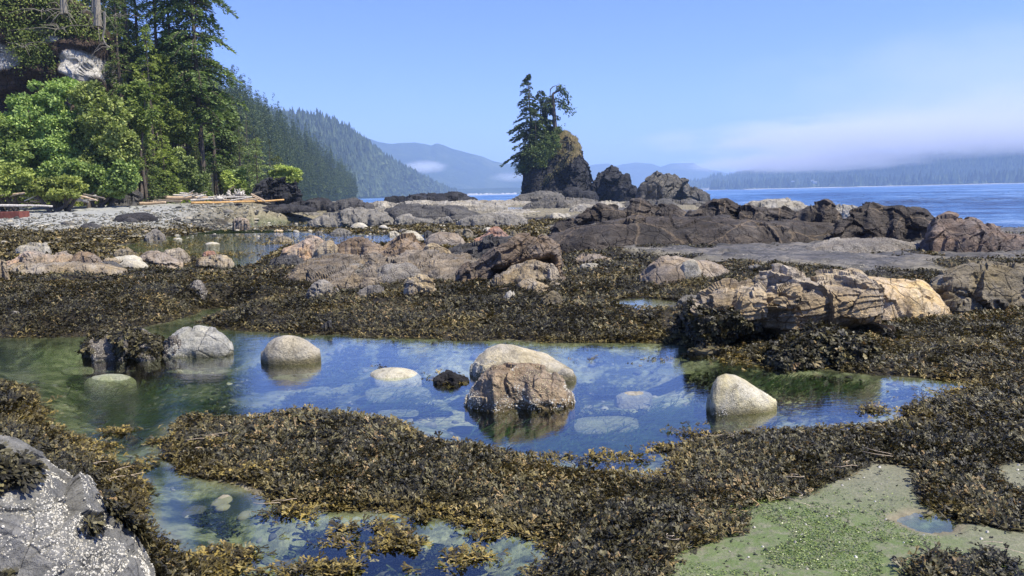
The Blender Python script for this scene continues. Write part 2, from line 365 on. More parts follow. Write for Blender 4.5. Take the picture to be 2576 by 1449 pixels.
def GROUND():
    g = N('shore ground'); P = g.pos()
    n = g.noise(P, 1.4, 5, .6); f = g.noise(P, 40, 5, .7); m = g.noise(P, 7, 5, .65)
    sand = g.ramp(f, [(.3, lin(96, 97, 78)), (.7, lin(134, 132, 108))]); sand = g.mix(g.ramp(g.noise(P, 3., 5, .7), [(.45, 0.), (.7, .4)]), sand, lin(92, 98, 72))
    beach = g.ramp(g.math('ADD', g.math('MULTIPLY', g.noise(P, .8, 4), .5), g.math('MULTIPLY', f, .5)), [(.35, lin(122, 124, 118)), (.65, lin(170, 169, 160))])
    rock = g.ramp(g.math('ADD', g.math('MULTIPLY', n, .6), g.math('MULTIPLY', m, .45)), [(.36, lin(50, 50, 50)), (.52, lin(78, 76, 73)), (.66, lin(116, 110, 100))])
    vo = g.n('TexVoronoi', {'Vector': g.noise_vec(P, 2.), 'Scale': 1.3}, feature='DISTANCE_TO_EDGE').outputs[0]
    rock = g.mix(1., rock, g.ramp(vo, [(0, .4), (.04, 1.)]), 'MULTIPLY')
    sp = g.math('MULTIPLY', g.ramp(g.noise(P, 26, 4, .8), [(.55, 0.), (.62, 1.)]), g.ramp(g.noise(P, 1.2, 5, .7), [(.46, 0.), (.6, 1.)]))
    rock = g.mix(g.math('MULTIPLY', sp, .65), rock, lin(196, 190, 170))
    mud = g.ramp(m, [(.35, lin(26, 23, 14)), (.6, lin(52, 45, 27)), (.75, lin(84, 76, 52))])
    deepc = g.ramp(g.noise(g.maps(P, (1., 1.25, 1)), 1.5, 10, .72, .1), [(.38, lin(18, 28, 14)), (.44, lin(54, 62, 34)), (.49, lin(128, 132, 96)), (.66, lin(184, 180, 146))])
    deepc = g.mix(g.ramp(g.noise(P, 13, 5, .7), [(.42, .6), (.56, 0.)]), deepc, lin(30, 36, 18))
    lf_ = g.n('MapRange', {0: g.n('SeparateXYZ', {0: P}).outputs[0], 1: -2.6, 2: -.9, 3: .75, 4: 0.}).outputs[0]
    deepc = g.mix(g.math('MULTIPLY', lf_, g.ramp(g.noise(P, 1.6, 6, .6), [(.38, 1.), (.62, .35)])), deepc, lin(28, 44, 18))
    peb = g.ramp(g.math('ADD', g.math('MULTIPLY', g.noise(P, 4, 6, .75), .6), g.math('MULTIPLY', m, .4)), [(.36, lin(70, 66, 50)), (.5, lin(118, 110, 86)), (.62, lin(158, 150, 124))])
    col = peb
    col = g.mix(g.attr('plat'), col, rock); col = g.mix(g.attr('sand'), col, sand)
    col = g.mix(g.ramp(g.attr('weed'), [(.2, 0.), (.55, 1.)]), col, mud)
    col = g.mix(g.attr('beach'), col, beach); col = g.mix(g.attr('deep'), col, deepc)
    gr = g.math('MULTIPLY', g.ramp(g.attr('green'), [(.1, 0.), (.7, 1.)]), g.ramp(g.noise(P, 16, 5, .75), [(.36, 0.), (.56, .85)]))
    col = g.mix(gr, col, lin(88, 106, 54))
    h = g.math('ADD', g.math('MULTIPLY', f, .4), g.math('MULTIPLY', m, .8))
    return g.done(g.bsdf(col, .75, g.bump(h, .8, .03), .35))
# ------------------------------------------------------------------ water
def poolmat():
    g = N('pool water'); P = g.pos()
    y = g.n('SeparateXYZ', {0: P}).outputs[1]
    h = g.math('ADD', g.math('MULTIPLY', g.noise(g.maps(P, (1, 1.6, 1)), 5., 3, .5), .5), g.math('MULTIPLY', g.noise(g.maps(P, (.7, 2., 1), (0, 0, .2)), 16., 3, .6), .25))
    amt = g.n('MapRange', {0: y, 1: 4.5, 2: 22., 3: .10, 4: .9}).outputs[0]
    nb = g.n('Bump', {'Height': h, 'Strength': amt, 'Distance': .02}).outputs[0]
    fr = g.n('Fresnel', {'IOR': 1.36, 'Normal': nb})
    ff = g.math('MULTIPLY', g.math('POWER', fr.outputs[0], .8), 1.12, True)
    gl = g.n('BsdfGlossy', {'Color': (.95, .97, 1, 1), 'Roughness': .015, 'Normal': nb}); tr = g.n('BsdfTransparent', {'Color': (.86, .93, .88, 1)})
    return g.done(g.n('MixShader', {0: ff, 1: tr.outputs[0], 2: gl.outputs[0]}).outputs[0])
def build_water():
    pm = poolmat()
    for k, ((p, d), lb) in enumerate(zip(POOLS, ['clear still tide pool with round boulders standing in it', 'shallow greenish channel behind the orange rocks', 'shallow rippled pool beyond the square red boulder',
            'thin strip of water beside the dark shore rocks', 'blue inlet between the pale reefs', 'thin film of water on the green sand'])):
        a = np.array(p); m = .35 if k in (0, 5) else .8
        z = .0+(0.02 if k == 5 else 0)
        x0, y0 = a.min(0)-m; x1, y1 = a.max(0)+m
        if k == 5: x0, y0 = a.min(0)-.05; x1, y1 = a.max(0)+.05; z = .012
        o = mesh('pool_water', [(x0, y0, z), (x1, y0, z), (x1, y1, z), (x0, y1, z)], [(0, 1, 2, 3)], None, pm, None, False); tag(o, lb, None, None, 'structure')
    a = np.array(PUD); (x0, y0), (x1, y1) = a.min(0)-.12, a.max(0)+.12; o = mesh('pool_water', [(x0, y0, .203), (x1, y0, .203), (x1, y1, .203), (x0, y1, .203)], [(0, 1, 2, 3)], None, pm, None, False); tag(o, 'small blue puddle in the dark weed bed', None, None, 'structure')
    g = N('sea water'); P = g.pos()
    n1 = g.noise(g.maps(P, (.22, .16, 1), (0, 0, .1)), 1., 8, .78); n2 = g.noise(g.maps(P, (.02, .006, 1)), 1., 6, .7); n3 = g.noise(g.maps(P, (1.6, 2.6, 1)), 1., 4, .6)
    col = g.ramp(g.math('ADD', g.math('MULTIPLY', n1, .6), g.math('MULTIPLY', n2, .45)), [(.43, lin(14, 40, 80)), (.50, lin(40, 82, 134)), (.56, lin(78, 122, 172)), (.64, lin(160, 182, 208))])  # light and dark wave streaks painted into the base colour
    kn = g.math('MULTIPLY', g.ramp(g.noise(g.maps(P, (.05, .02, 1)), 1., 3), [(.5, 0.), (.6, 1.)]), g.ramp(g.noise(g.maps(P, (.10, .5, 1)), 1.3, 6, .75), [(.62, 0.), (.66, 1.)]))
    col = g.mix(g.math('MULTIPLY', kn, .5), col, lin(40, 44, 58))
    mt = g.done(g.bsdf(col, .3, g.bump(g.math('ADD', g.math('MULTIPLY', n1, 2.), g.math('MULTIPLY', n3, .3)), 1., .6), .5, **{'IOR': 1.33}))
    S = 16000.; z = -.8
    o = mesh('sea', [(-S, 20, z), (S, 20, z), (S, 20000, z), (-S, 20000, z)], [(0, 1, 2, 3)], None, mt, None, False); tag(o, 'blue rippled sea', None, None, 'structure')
    # floating kelp
    acc = Acc()
    for i in range(150):
        vx = RNG.uniform(2120, 2750); D = RNG.normal(122, 12) if RNG.random() < .8 else RNG.uniform(75, 260); p = at(vx, 500, D); p = np.array([p[0], D, -.76])
        if D < 60: continue
        m = RNG.integers(4, 14); q = p+np.stack([RNG.normal(0, D/70, m), RNG.normal(0, D/60, m), RNG.uniform(-.02, .05, m)], 1)
        az = RNG.uniform(0, 6.28, m); acc.cards(q, np.stack([np.cos(az), np.sin(az), RNG.uniform(0, .05, m)], 1), np.tile([0, 0, 1.], (m, 1)), RNG.uniform(.5, 1.5, m)*D/110, RNG.uniform(.15, .4, m)*D/110)
    gk = N('kelp'); o = acc.build('floating_kelp', gk.done(gk.bsdf(lin(48, 36, 30), .5, None, .5))); tag(o, 'dark patches of kelp floating on the open sea', 'seaweed', None, 'stuff')
# ------------------------------------------------------------------ far land
def hill(name, label, crest, Dc, Df, zb, mat, nu=220, nv=60, rough=.05, seed=1, back=1.3, kind='structure', cv=1.):
    """crest: V points; Dc distances of crest; Df distances of foot"""
    u = np.linspace(0, 1, nu); cx = np.array([c[0] for c in crest], float); cy = np.array([c[1] for c in crest], float)
    xs = cx[0]+(cx[-1]-cx[0])*u; ys = np.interp(xs, cx, cy); dc = np.interp(u, np.linspace(0, 1, len(Dc)), Dc); df = np.interp(u, np.linspace(0, 1, len(Df)), Df)
    top = np.array([at(a, b, d) for a, b, d in zip(xs, ys, dc)]); foot = np.array([onray(a, zb, d) for a, d in zip(xs, df)])
    H = top[:, 2]-zb; v = np.linspace(0, 1, nv); pts = foot[:, None]+(top-foot)[:, None]*v[None, :, None]
    pts[:, :, 2] = zb+H[:, None]*(v[None]**cv)
    n = fbm(np.stack([pts[..., 0].ravel(), pts[..., 1].ravel()*.6, np.full(nu*nv, seed*3.)], 1)/(H.max()*.55), 6, seed).reshape(nu, nv)
    w_ = (np.sin(v*math.pi*.92)**.7)[None]; pts[..., 2] += n*rough*H.max()*w_; pts[..., 1] += n*rough*3.*H.max()*w_
    bk = top.copy(); bk[:, 1] *= back; bk[:, 0] *= back; bk[:, 2] = zb-2
    m1 = top.copy(); m1[:, :2] *= 1+(back-1)*.3; m1[:, 2] = zb+H*.8
    allp = np.concatenate([np.stack([foot*[1, 1, 0]+[0, 0, zb-3]], 1), pts, m1[:, None], bk[:, None]], 1)
    if mat is not None:
        o = mesh(name, allp.reshape(-1, 3), gridq(nu, nv+3), None, mat); tag(o, label, None, None, kind)
    def sample(n_, seed_=0, vmin=0, vmax=1., up=0.):
        r = np.random.default_rng(seed_); uu = r.random(n_)*(nu-1.001); vv = (vmin+(vmax-vmin)*r.random(n_)**(1-up))*(nv-1.001)
        i, j = uu.astype(int), vv.astype(int); a, b = (uu-i)[:, None], (vv-j)[:, None]
        return pts[i, j]*(1-a)*(1-b)+pts[i+1, j]*a*(1-b)+pts[i, j+1]*(1-a)*b+pts[i+1, j+1]*a*b
    return sample
def onray(vx, z, D): p = at(vx, 480, D); p[2] = z; return p
def forestmat(name, a, b, c, s=.05):
    g = N(name); P = g.pos(); n = g.noise(g.maps(P, (1, 1, .35)), s, 7, .75); return g.done(g.bsdf(g.ramp(n, [(.35, a), (.5, b), (.68, c)]), .95, g.bump(n, 1., .4/s), .1))
def cone_forest(name, label, P, Hs, mat, seed=3):
    r = np.random.default_rng(seed); n = len(P); k = 5; acc_v, acc_t = [], []
    th = r.random((n, 1))*6.28+np.arange(k)[None]/k*6.28
    wv_ = r.lognormal(0, .32, n); Hs = Hs*r.lognormal(0, .10, n)
    tiers = [(.08, .62, .20), (.30, .84, .145), (.55, 1., .09)]
    off = 0
    for lo, hi, rr in tiers:
        R_ = rr*Hs[:, None]*r.uniform(.5, 1.45, (n, k))*wv_[:, None]; ring = np.stack([P[:, :1]+np.cos(th)*R_, P[:, 1:2]+np.sin(th)*R_, P[:, 2:3]+Hs[:, None]*(lo+r.uniform(-.06, .04, (n, k)))], 2)
        lean = r.normal(0, .02, (n, 2))*Hs[:, None]
        top = np.stack([P[:, 0]+lean[:, 0], P[:, 1]+lean[:, 1], P[:, 2]+Hs*hi], 1)[:, None]
        v = np.concatenate([ring, top], 1).reshape(-1, 3); base = off+np.arange(n)[:, None]*(k+1)
        t = np.stack([base+np.arange(k)[None], base+(np.arange(k)[None]+1) % k, np.broadcast_to(base+k, (n, k))], 2).reshape(-1, 3)
        acc_v.append(v); acc_t.append(t); off += len(v)
    rnd = np.concatenate([np.repeat(r.random(n), k+1)]*1+[np.repeat(r.random(n), k+1)]*2)
    o = mesh(name, np.concatenate(acc_v), None, np.concatenate(acc_t), mat, None, False, {'rnd': rnd}); tag(o, label, 'forest', None, 'stuff'); return o
def build_far():
    fm2 = forestmat('hill forest floor', lin(22, 34, 18), lin(40, 56, 30), lin(70, 84, 46), .04)
    fm3 = forestmat('far mountain', lin(26, 40, 26), lin(50, 66, 38), lin(88, 96, 60), .006)
    lf = leafmat('far conifer needles', lin(20, 34, 18), lin(38, 56, 28), lin(78, 92, 48), .15, .8, .01)
    s2 = hill('wooded_hill', 'long forested hill sloping down to the water beyond the near trees', [(540, 240), (640, 272), (700, 292), (760, 294), (800, 298), (850, 318), (900, 348), (960, 395), (1020, 428), (1080, 460), (1135, 488), (1150, 493)],
              [1500, 1600, 1750, 1900, 2300, 2900], [700, 900, 1200, 1700, 2300, 2850], -.8, fm2, 260, 90, .05, 5)
    P = s2(9000, 2); D = P[:, 1]; cone_forest('hillside_forest', 'dense dark conifers covering the long hill that slopes to the water', P, RNG.uniform(11, 20, len(P))*(.75+D/5000), lf, 5)
    hill('mountain', 'hazy blue mountain with a small pale cloud before it', [(820, 330), (870, 336), (915, 345), (950, 355), (985, 363), (1040, 360), (1065, 362), (1085, 366), (1098, 360), (1115, 364), (1135, 372), (1175, 382), (1215, 392), (1240, 404), (1275, 412), (1300, 409), (1340, 425), (1400, 440), (1450, 470), (1500, 486)],
         [5000, 5300, 5600], [4000, 4400, 5000], -.8, fm3, 300, 70, .10, 9)
    hill('mountain', 'faint flat topped blue range behind the sea stacks', [(1380, 455), (1440, 425), (1485, 416), (1500, 413), (1530, 411), (1550, 417), (1565, 413), (1600, 408), (1640, 412), (1662, 420), (1685, 411), (1710, 411), (1745, 410), (1765, 421), (1800, 428), (1850, 440), (1900, 462), (1960, 476)],
         [7400, 7700], [6400, 6800], -.8, fm3, 240, 50, .08, 11)
    hill('headland', 'low pale headland left of the sea stack at the far waterline', [(1050, 480), (1130, 476), (1200, 474), (1300, 472), (1420, 476), (1500, 478), (1600, 474), (1700, 476), (1750, 480)], [3700, 3800], [3550, 3600], -.8, fm3, 120, 12, .02, 13)
    s5 = hill('wooded_hill', 'long dark wooded shore under the fog bank', [(1690, 476), (1730, 466), (1770, 459), (1800, 446), (1830, 450), (1850, 440), (1880, 436), (1910, 424), (1940, 412), (1990, 405), (2060, 404), (2150, 398), (2300, 392), (2450, 386), (2576, 378), (2800, 360), (3100, 340)],
              [4200, 4000, 3500, 3200, 3000], [3800, 3500, 3000, 2600, 2400], -.8, fm2, 300, 60, .05, 15)
    P = s5(7500, 3); cone_forest('far_shore_forest', 'bluish conifers covering the far shore under the fog', P, RNG.uniform(18, 34, len(P)), lf, 6)
    P = np.array([onray(x, -.6, RNG.uniform(2350, 2750)+(2576-x)*.9) for x in RNG.uniform(1790, 3000, 1500)]); cone_forest('far_shore_forest', 'uneven line of trees along the far waterline', P, RNG.uniform(22, 48, len(P)), lf, 7)
    # pale shoreline strips
    gs = N('pale shore'); sm = gs.done(gs.bsdf(lin(170, 168, 158), .9))
    acc = Acc()
    for x0, x1, D, hh in [(1100, 1300, 3500, 7), (1880, 2700, 2300, 1.3), (1770, 1830, 3300, 8)]:
        xs = np.linspace(x0, x1, 40); a = np.array([onray(x, -.7, D) for x in xs]); b = a.copy(); b[:, 1] += 60; b[:, 2] += hh*(.6+.8*RNG.random(40)); c = b.copy(); c[:, 1] += 50; c[:, 2] = -2
        acc.add(np.stack([a, b, c], 1).reshape(-1, 3), gridq(40, 3))
    o = acc.build('far_beach', sm); tag(o, 'thin pale beach along the far waterline', None, None, 'structure')
    gh = N('white house wall'); wm = gh.done(gh.bsdf(lin(225, 225, 222), .7)); gr = N('house roof'); rm = gr.done(gr.bsdf(lin(150, 155, 160), .6)); gw = N('dark glass'); dm = gw.done(gw.bsdf(lin(40, 48, 60), .2))
    for x, y, wd, hh, lb in [((2700+2065*.2717)/1.59, (600+487*.2717)/1.59, 9, 4, 'largest white house among the trees of the far shore'), ((2700+2030*.2717)/1.59, (600+455*.2717)/1.59, 7, 3, 'pale roofed house just above the largest far white house'), ((2700+1740*.2717)/1.59, (600+465*.2717)/1.59, 6, 2.4, 'small white house alone in the far forest')]:
        p = at(x, y, 2250.); e = empty('house', p); tag(e, lb, 'house')
        def bx(nm, a, b, m):
            (x0, y0, z0), (x1, y1, z1) = a, b; v = [(x0, y0, z0), (x1, y0, z0), (x1, y1, z0), (x0, y1, z0), (x0, y0, z1), (x1, y0, z1), (x1, y1, z1), (x0, y1, z1)]
            mesh(nm, v, [(0, 3, 2, 1), (4, 5, 6, 7), (0, 1, 5, 4), (1, 2, 6, 5), (2, 3, 7, 6), (3, 0, 4, 7)], None, m, e, False)
        bx('wall', (-wd/2, 0, -1), (wd/2, 6, hh*.6), wm)
        v = [(-wd/2-1, -1, hh*.6+.01), (wd/2+1, -1, hh*.6+.01), (wd/2+1, 10, hh*.6+.01), (-wd/2-1, 10, hh*.6+.01), (-wd/2-1, 4.5, hh), (wd/2+1, 4.5, hh)]
        mesh('roof', v, [(0, 1, 5, 4), (2, 3, 4, 5), (0, 3, 2, 1)], [(1, 2, 5), (3, 0, 4)], rm, e, False)
        for q in (-.3, .05, .3): bx('window', (wd*q-1.2, -.06, hh*.15), (wd*q+1.2, .02, hh*.45), dm)
# ------------------------------------------------------------------ rocks
FOOT = []          # world footprints of rocks for keeping weed off them
def footD(vx, vy, z=None):
    if z is not None: return float(onz(vx, vy, z)[1])
    r = ray(vx, vy); D = np.exp(np.linspace(math.log(2.), math.log(300), 900)); p = np.array([0, 0, CAMH])[None]+r[None]*D[:, None]
    g_ = ground(p[:, 0], p[:, 1]); m = np.where(p[:, 2] <= np.maximum(g_, -.8))[0]
    return float(D[m[0]]) if len(m) else 200.
def lump(tag_, crest, base, mat, label, cat='rock', name='rock', dep=.75, p=.62, rough=.10, strata=0., sdir=(.35, .25, 1.), sfreq=7., facet=.12, D=None, z=None, group=None, sink=.12, res=1., seed=None, keep=True, kind=None, smoothc=.35, front=1., weedy=0., hook=None, maxdep=None, topz=None, radial=1.):
    if tag_ in ('r6', 'r5', 'r2', 'r3', 'r4') and facet >= .045 and p == .62: p = 1.0 if tag_ in ('r6', 'r5') else .85; dep = max(dep, 1.0) if tag_ in ('r6', 'r5') and dep == .75 else dep; facet = min(facet, .08); rough = min(rough, .08)
    cr = V(tag_, crest); a, b, c_, d_ = REG[tag_]; by = b+base*d_
    cr = sorted(cr); xs0 = np.array([q[0] for q in cr]); ys0 = np.array([q[1] for q in cr]); cx = xs0.mean()
    Df = D if D is not None else (footD(cx, by) if z is None else min(footD(cx, by), float(onz(cx, by, z)[1])))
    zb = float(at(cx, by, Df)[2]) if (z is None or D is None) else z
    zb = min(zb, float(max(at(cx, by, Df)[2], -.8)))
    wv = xs0[-1]-xs0[0]; W = wv/FV*Df; hmaxv = by-ys0.min()
    hd = dep*W*.5
    hd = min(hd, 4.2*hmaxv/FV*Df+.15*W) if maxdep is None else min(hd, maxdep)
    Dc = Df+hd*.85*front
    sd_ = (abs(hash((round(cx, 1), round(by, 1)))) % 1000) if seed is None else seed
    nu = int(np.clip(wv/1.7*res, 30, 480)); nv = int(np.clip((hmaxv*1.1+hd/Df*FV*.25)/1.6*res, 26, 220))
    top = np.array([at(x, y, Dc) for x, y in zip(xs0, ys0)])
    zbot = zb-sink*max(.3, min(1.5, W))-.03
    t = np.concatenate([[0], np.cumsum(np.hypot(np.diff(top[:, 0]), np.diff(top[:, 2])))]); t /= t[-1]
    u = np.linspace(0, 1, nu)
    if len(t) > 3:
        k = smoothc/len(t); X = np.mean([np.interp(np.clip(u+o, 0, 1), t, top[:, 0]) for o in (-k, 0, k)], 0); Z = np.mean([np.interp(np.clip(u+o, 0, 1), t, top[:, 2]) for o in (-k, 0, k)], 0)
    else: X = np.interp(u, t, top[:, 0]); Z = np.interp(u, t, top[:, 2])
    if topz is not None: hz = np.clip((Z-Z.min())/(np.ptp(Z)+1e-6), 0, 1); Z = zbot+(topz-zbot)*(.55+.45*hz**.6)
    n = max(2, nu//14); e = np.linspace(0, 1, n+1)[1:]
    zl, zr = Z[0], Z[-1]; ol, orr = .16*(zl-zbot), .16*(zr-zbot)
    X = np.concatenate([X[0]-ol*np.sqrt(1-(1-e[::-1])**2)[::1]*1., X, X[-1]+orr*np.sqrt(1-(1-e)**2)]); Z = np.concatenate([zbot+(zl-zbot)*(1-e[::-1]**2), Z, zbot+(zr-zbot)*(1-e**2)])
    nu = len(X); h = np.maximum(Z-zbot, 0); hn = h/h.max(); dv = hd*(.12+.88*np.clip(hn, 0, 1)**.55)*(1-.9*np.clip(np.abs(np.linspace(-1, 1, nu)), 0, 1)**6)
    ph = np.linspace(0, math.pi, nv); cs = np.cos(ph); cs = np.sign(cs)*np.abs(cs)**.85; sn = np.sin(ph)**p
    jit = fbm(np.stack([X/W*5, np.zeros(nu), np.full(nu, sd_*1.7)], 1), 3, sd_)*hd*(.35 if facet >= .05 else 0.)
    P = np.stack([np.broadcast_to(X[:, None], (nu, nv)), (Dc+jit)[:, None]-cs[None]*dv[:, None], zbot+h[:, None]*sn[None]], -1)
    P[..., 0] = X[:, None]+radial*(P[..., 1]-Dc)*(X.mean()/Dc)
    du = np.gradient(P, axis=0); dvv = np.gradient(P, axis=1); nn = nrm(np.cross(du, dvv))
    q = P.reshape(-1, 3); nn = nn.reshape(-1, 3)
    nn *= np.sign(((q-np.array([X.mean(), Dc, zbot]))*nn).sum(1).mean())
    S = min(W, max(h.max()*2.2, .02)); env = np.repeat((1-np.abs(np.linspace(-1, 1, nu))**10), nv)
    disp = rough*fbm(q/S*2.6+sd_, 6, sd_, .55)*S
    if facet:
        wq = q/S+.18*np.stack([fbm(q/S*2.1+k*7, 3, sd_+k) for k in range(3)], 1)
        disp = disp+facet*1.1*cells(wq*2.4+sd_, sd_)*S*.8+facet*.6*cells(wq*[5., 5., 7.]+sd_, sd_+9)*S*.55+facet*.3*cells(wq*[13, 13, 17.]+sd_, sd_+19)*S*.3
        disp = disp+facet*.5*(np.abs(fbm(q/S*7+sd_, 4, sd_+2))-.2)*S*.35
    if strata:
        sv = np.asarray(sdir, float); sv /= np.linalg.norm(sv); s = (q@sv)/S*sfreq+fbm(q/S*1.7+sd_, 3, sd_+5)*1.2
        i = np.floor(s); fr = s-i; lay = _h(i, i*0+3, i*0+1, sd_); disp = disp+strata*S*((lay-.5)*1.1+.35*fr*(lay-.2))
        s2 = s*3.3+2; i2 = np.floor(s2); disp = disp+strata*S*.35*(_h(i2, i2*0, i2*0+1, sd_+2)-.5)
    q = q+nn*(disp*env)[:, None]*np.array([.8, 1., .85])
    if hook is not None: q = hook(q, X.mean(), Dc, zbot, h.max(), W)
    o = mesh(name, q, gridq(nu, nv), None, mat, None, facet < .045)
    org = (float(X.mean()), float(Dc), float(zb)); recenter(o, org)
    tag(o, label, cat if kind != 'structure' else None, group, kind)
    if keep: FOOT.append((org[0], org[1], (X[-1]-X[0])/2, hd))
    return o, q.reshape(nu, nv, 3), dict(W=W, Dc=Dc, hd=hd, zb=zb, top=Z.max())
L = lin
def R(k):
    T = {
     'tan': (L(92, 78, 54), L(142, 124, 92), L(188, 170, 132), dict(strata=.4, crack=.7, speck=.15)),
     'orange': (L(110, 96, 76), L(156, 138, 112), L(198, 154, 106), dict(strata=.3, crack=.7)),
     'brown': (L(66, 54, 40), L(118, 98, 73), L(164, 140, 108), dict(strata=.7, crack=.8, srot=(.2, .75, .2))),
     'dbrown': (L(38, 34, 31), L(64, 57, 50), L(104, 93, 80), dict(crack=.7, strata=.4, veins=.2, scale=.8)),
     'pink': (L(90, 79, 64), L(138, 121, 98), L(180, 161, 132), dict(crack=.8, strata=.4)),
     'rust': (L(74, 64, 50), L(124, 110, 88), L(174, 154, 122), dict(strata=.7, crack=.7, srot=(.2, .75, .2), speck=.2)),
     'rosy': (L(66, 54, 46), L(106, 88, 74), L(148, 126, 106), dict(crack=.8, strata=.4, veins=.2)),
     'red': (L(104, 72, 52), L(150, 108, 82), L(178, 140, 110), dict(crack=.7, strata=.3)),
     'grey': (L(72, 70, 64), L(114, 109, 98), L(150, 142, 124), dict(crack=.6, strata=.3, speck=.25)),
     'slate': (L(46, 45, 45), L(76, 74, 72), L(112, 108, 98), dict(crack=.6, strata=.6, scale=.7)),
     'dark': (L(24, 23, 24), L(46, 44, 44), L(78, 74, 70), dict(crack=.5, strata=.4, scale=.7)),
     'pale': (L(124, 116, 96), L(162, 153, 128), L(196, 186, 160), dict(crack=.4, speck=.25, strata=.2)),
     'greyfar': (L(50, 49, 45), L(90, 87, 80), L(130, 122, 106), dict(crack=.7, strata=.5, scale=.45)),
     'tanfar': (L(96, 90, 78), L(146, 138, 120), L(186, 176, 152), dict(crack=.6, strata=.5, scale=.45)),
     'darkfar': (L(22, 22, 25), L(42, 42, 46), L(74, 74, 76), dict(crack=.8, strata=.6, scale=.35)),
     'cream': (L(148, 138, 112), L(184, 174, 146), L(206, 198, 172), dict(crack=.0, wet=.035)),
     'smooth': (L(144, 133, 104), L(180, 167, 134), L(200, 187, 154), dict(crack=0., wet=.06, scale=.9, speck=.18)),
     'shiny': (L(124, 122, 110), L(176, 172, 154), L(208, 202, 182), dict(crack=.5, strata=.3, wet=.04, rough=.35)),
     'barn': (L(98, 84, 64), L(146, 124, 96), L(176, 156, 126), dict(crack=.5, wet=.05, veins=.35, speck=.6, speckc=L(196, 182, 144))),
     'sandy': (L(160, 148, 108), L(188, 176, 134), L(210, 199, 160), dict(crack=0., wet=.045, scale=2.2, speck=.8, speckc=L(216, 206, 172))),
     'gold': (L(140, 112, 64), L(196, 164, 104), L(214, 190, 140), dict(crack=.8, strata=.3)),
     'bigtan': (L(88, 74, 54), L(158, 138, 104), L(204, 184, 144), dict(crack=.7, strata=.8, srot=(.15, .1, .2), wet=.16)),
     'olive': (L(68, 62, 42), L(116, 104, 76), L(158, 142, 108), dict(crack=.7, strata=.6)),
     'mottle': (L(74, 70, 64), L(114, 106, 94), L(154, 144, 126), dict(crack=.5, speck=.8, speckc=L(210, 204, 188))),
     'barnrock': (L(76, 76, 73), L(114, 113, 107), L(150, 147, 138), dict(crack=.5, strata=.3, scale=2., speck=.1, speckc=L(190, 186, 170), srot=(.3, .6, .9))),
     'dry': (L(160, 150, 116), L(190, 180, 144), L(210, 201, 168), dict(crack=0., scale=2.2, speck=.6, speckc=L(216, 206, 172))),
     'sunk': (L(84, 90, 56), L(122, 126, 88), L(152, 152, 112), dict(crack=.4, scale=1.5, speck=.3)),
     'green': (L(96, 104, 66), L(130, 136, 92), L(160, 162, 122), dict(crack=0.)),
    }
    a, b, c, kw = T[k]; return rockmat('rock '+k, a, b, c, **kw)
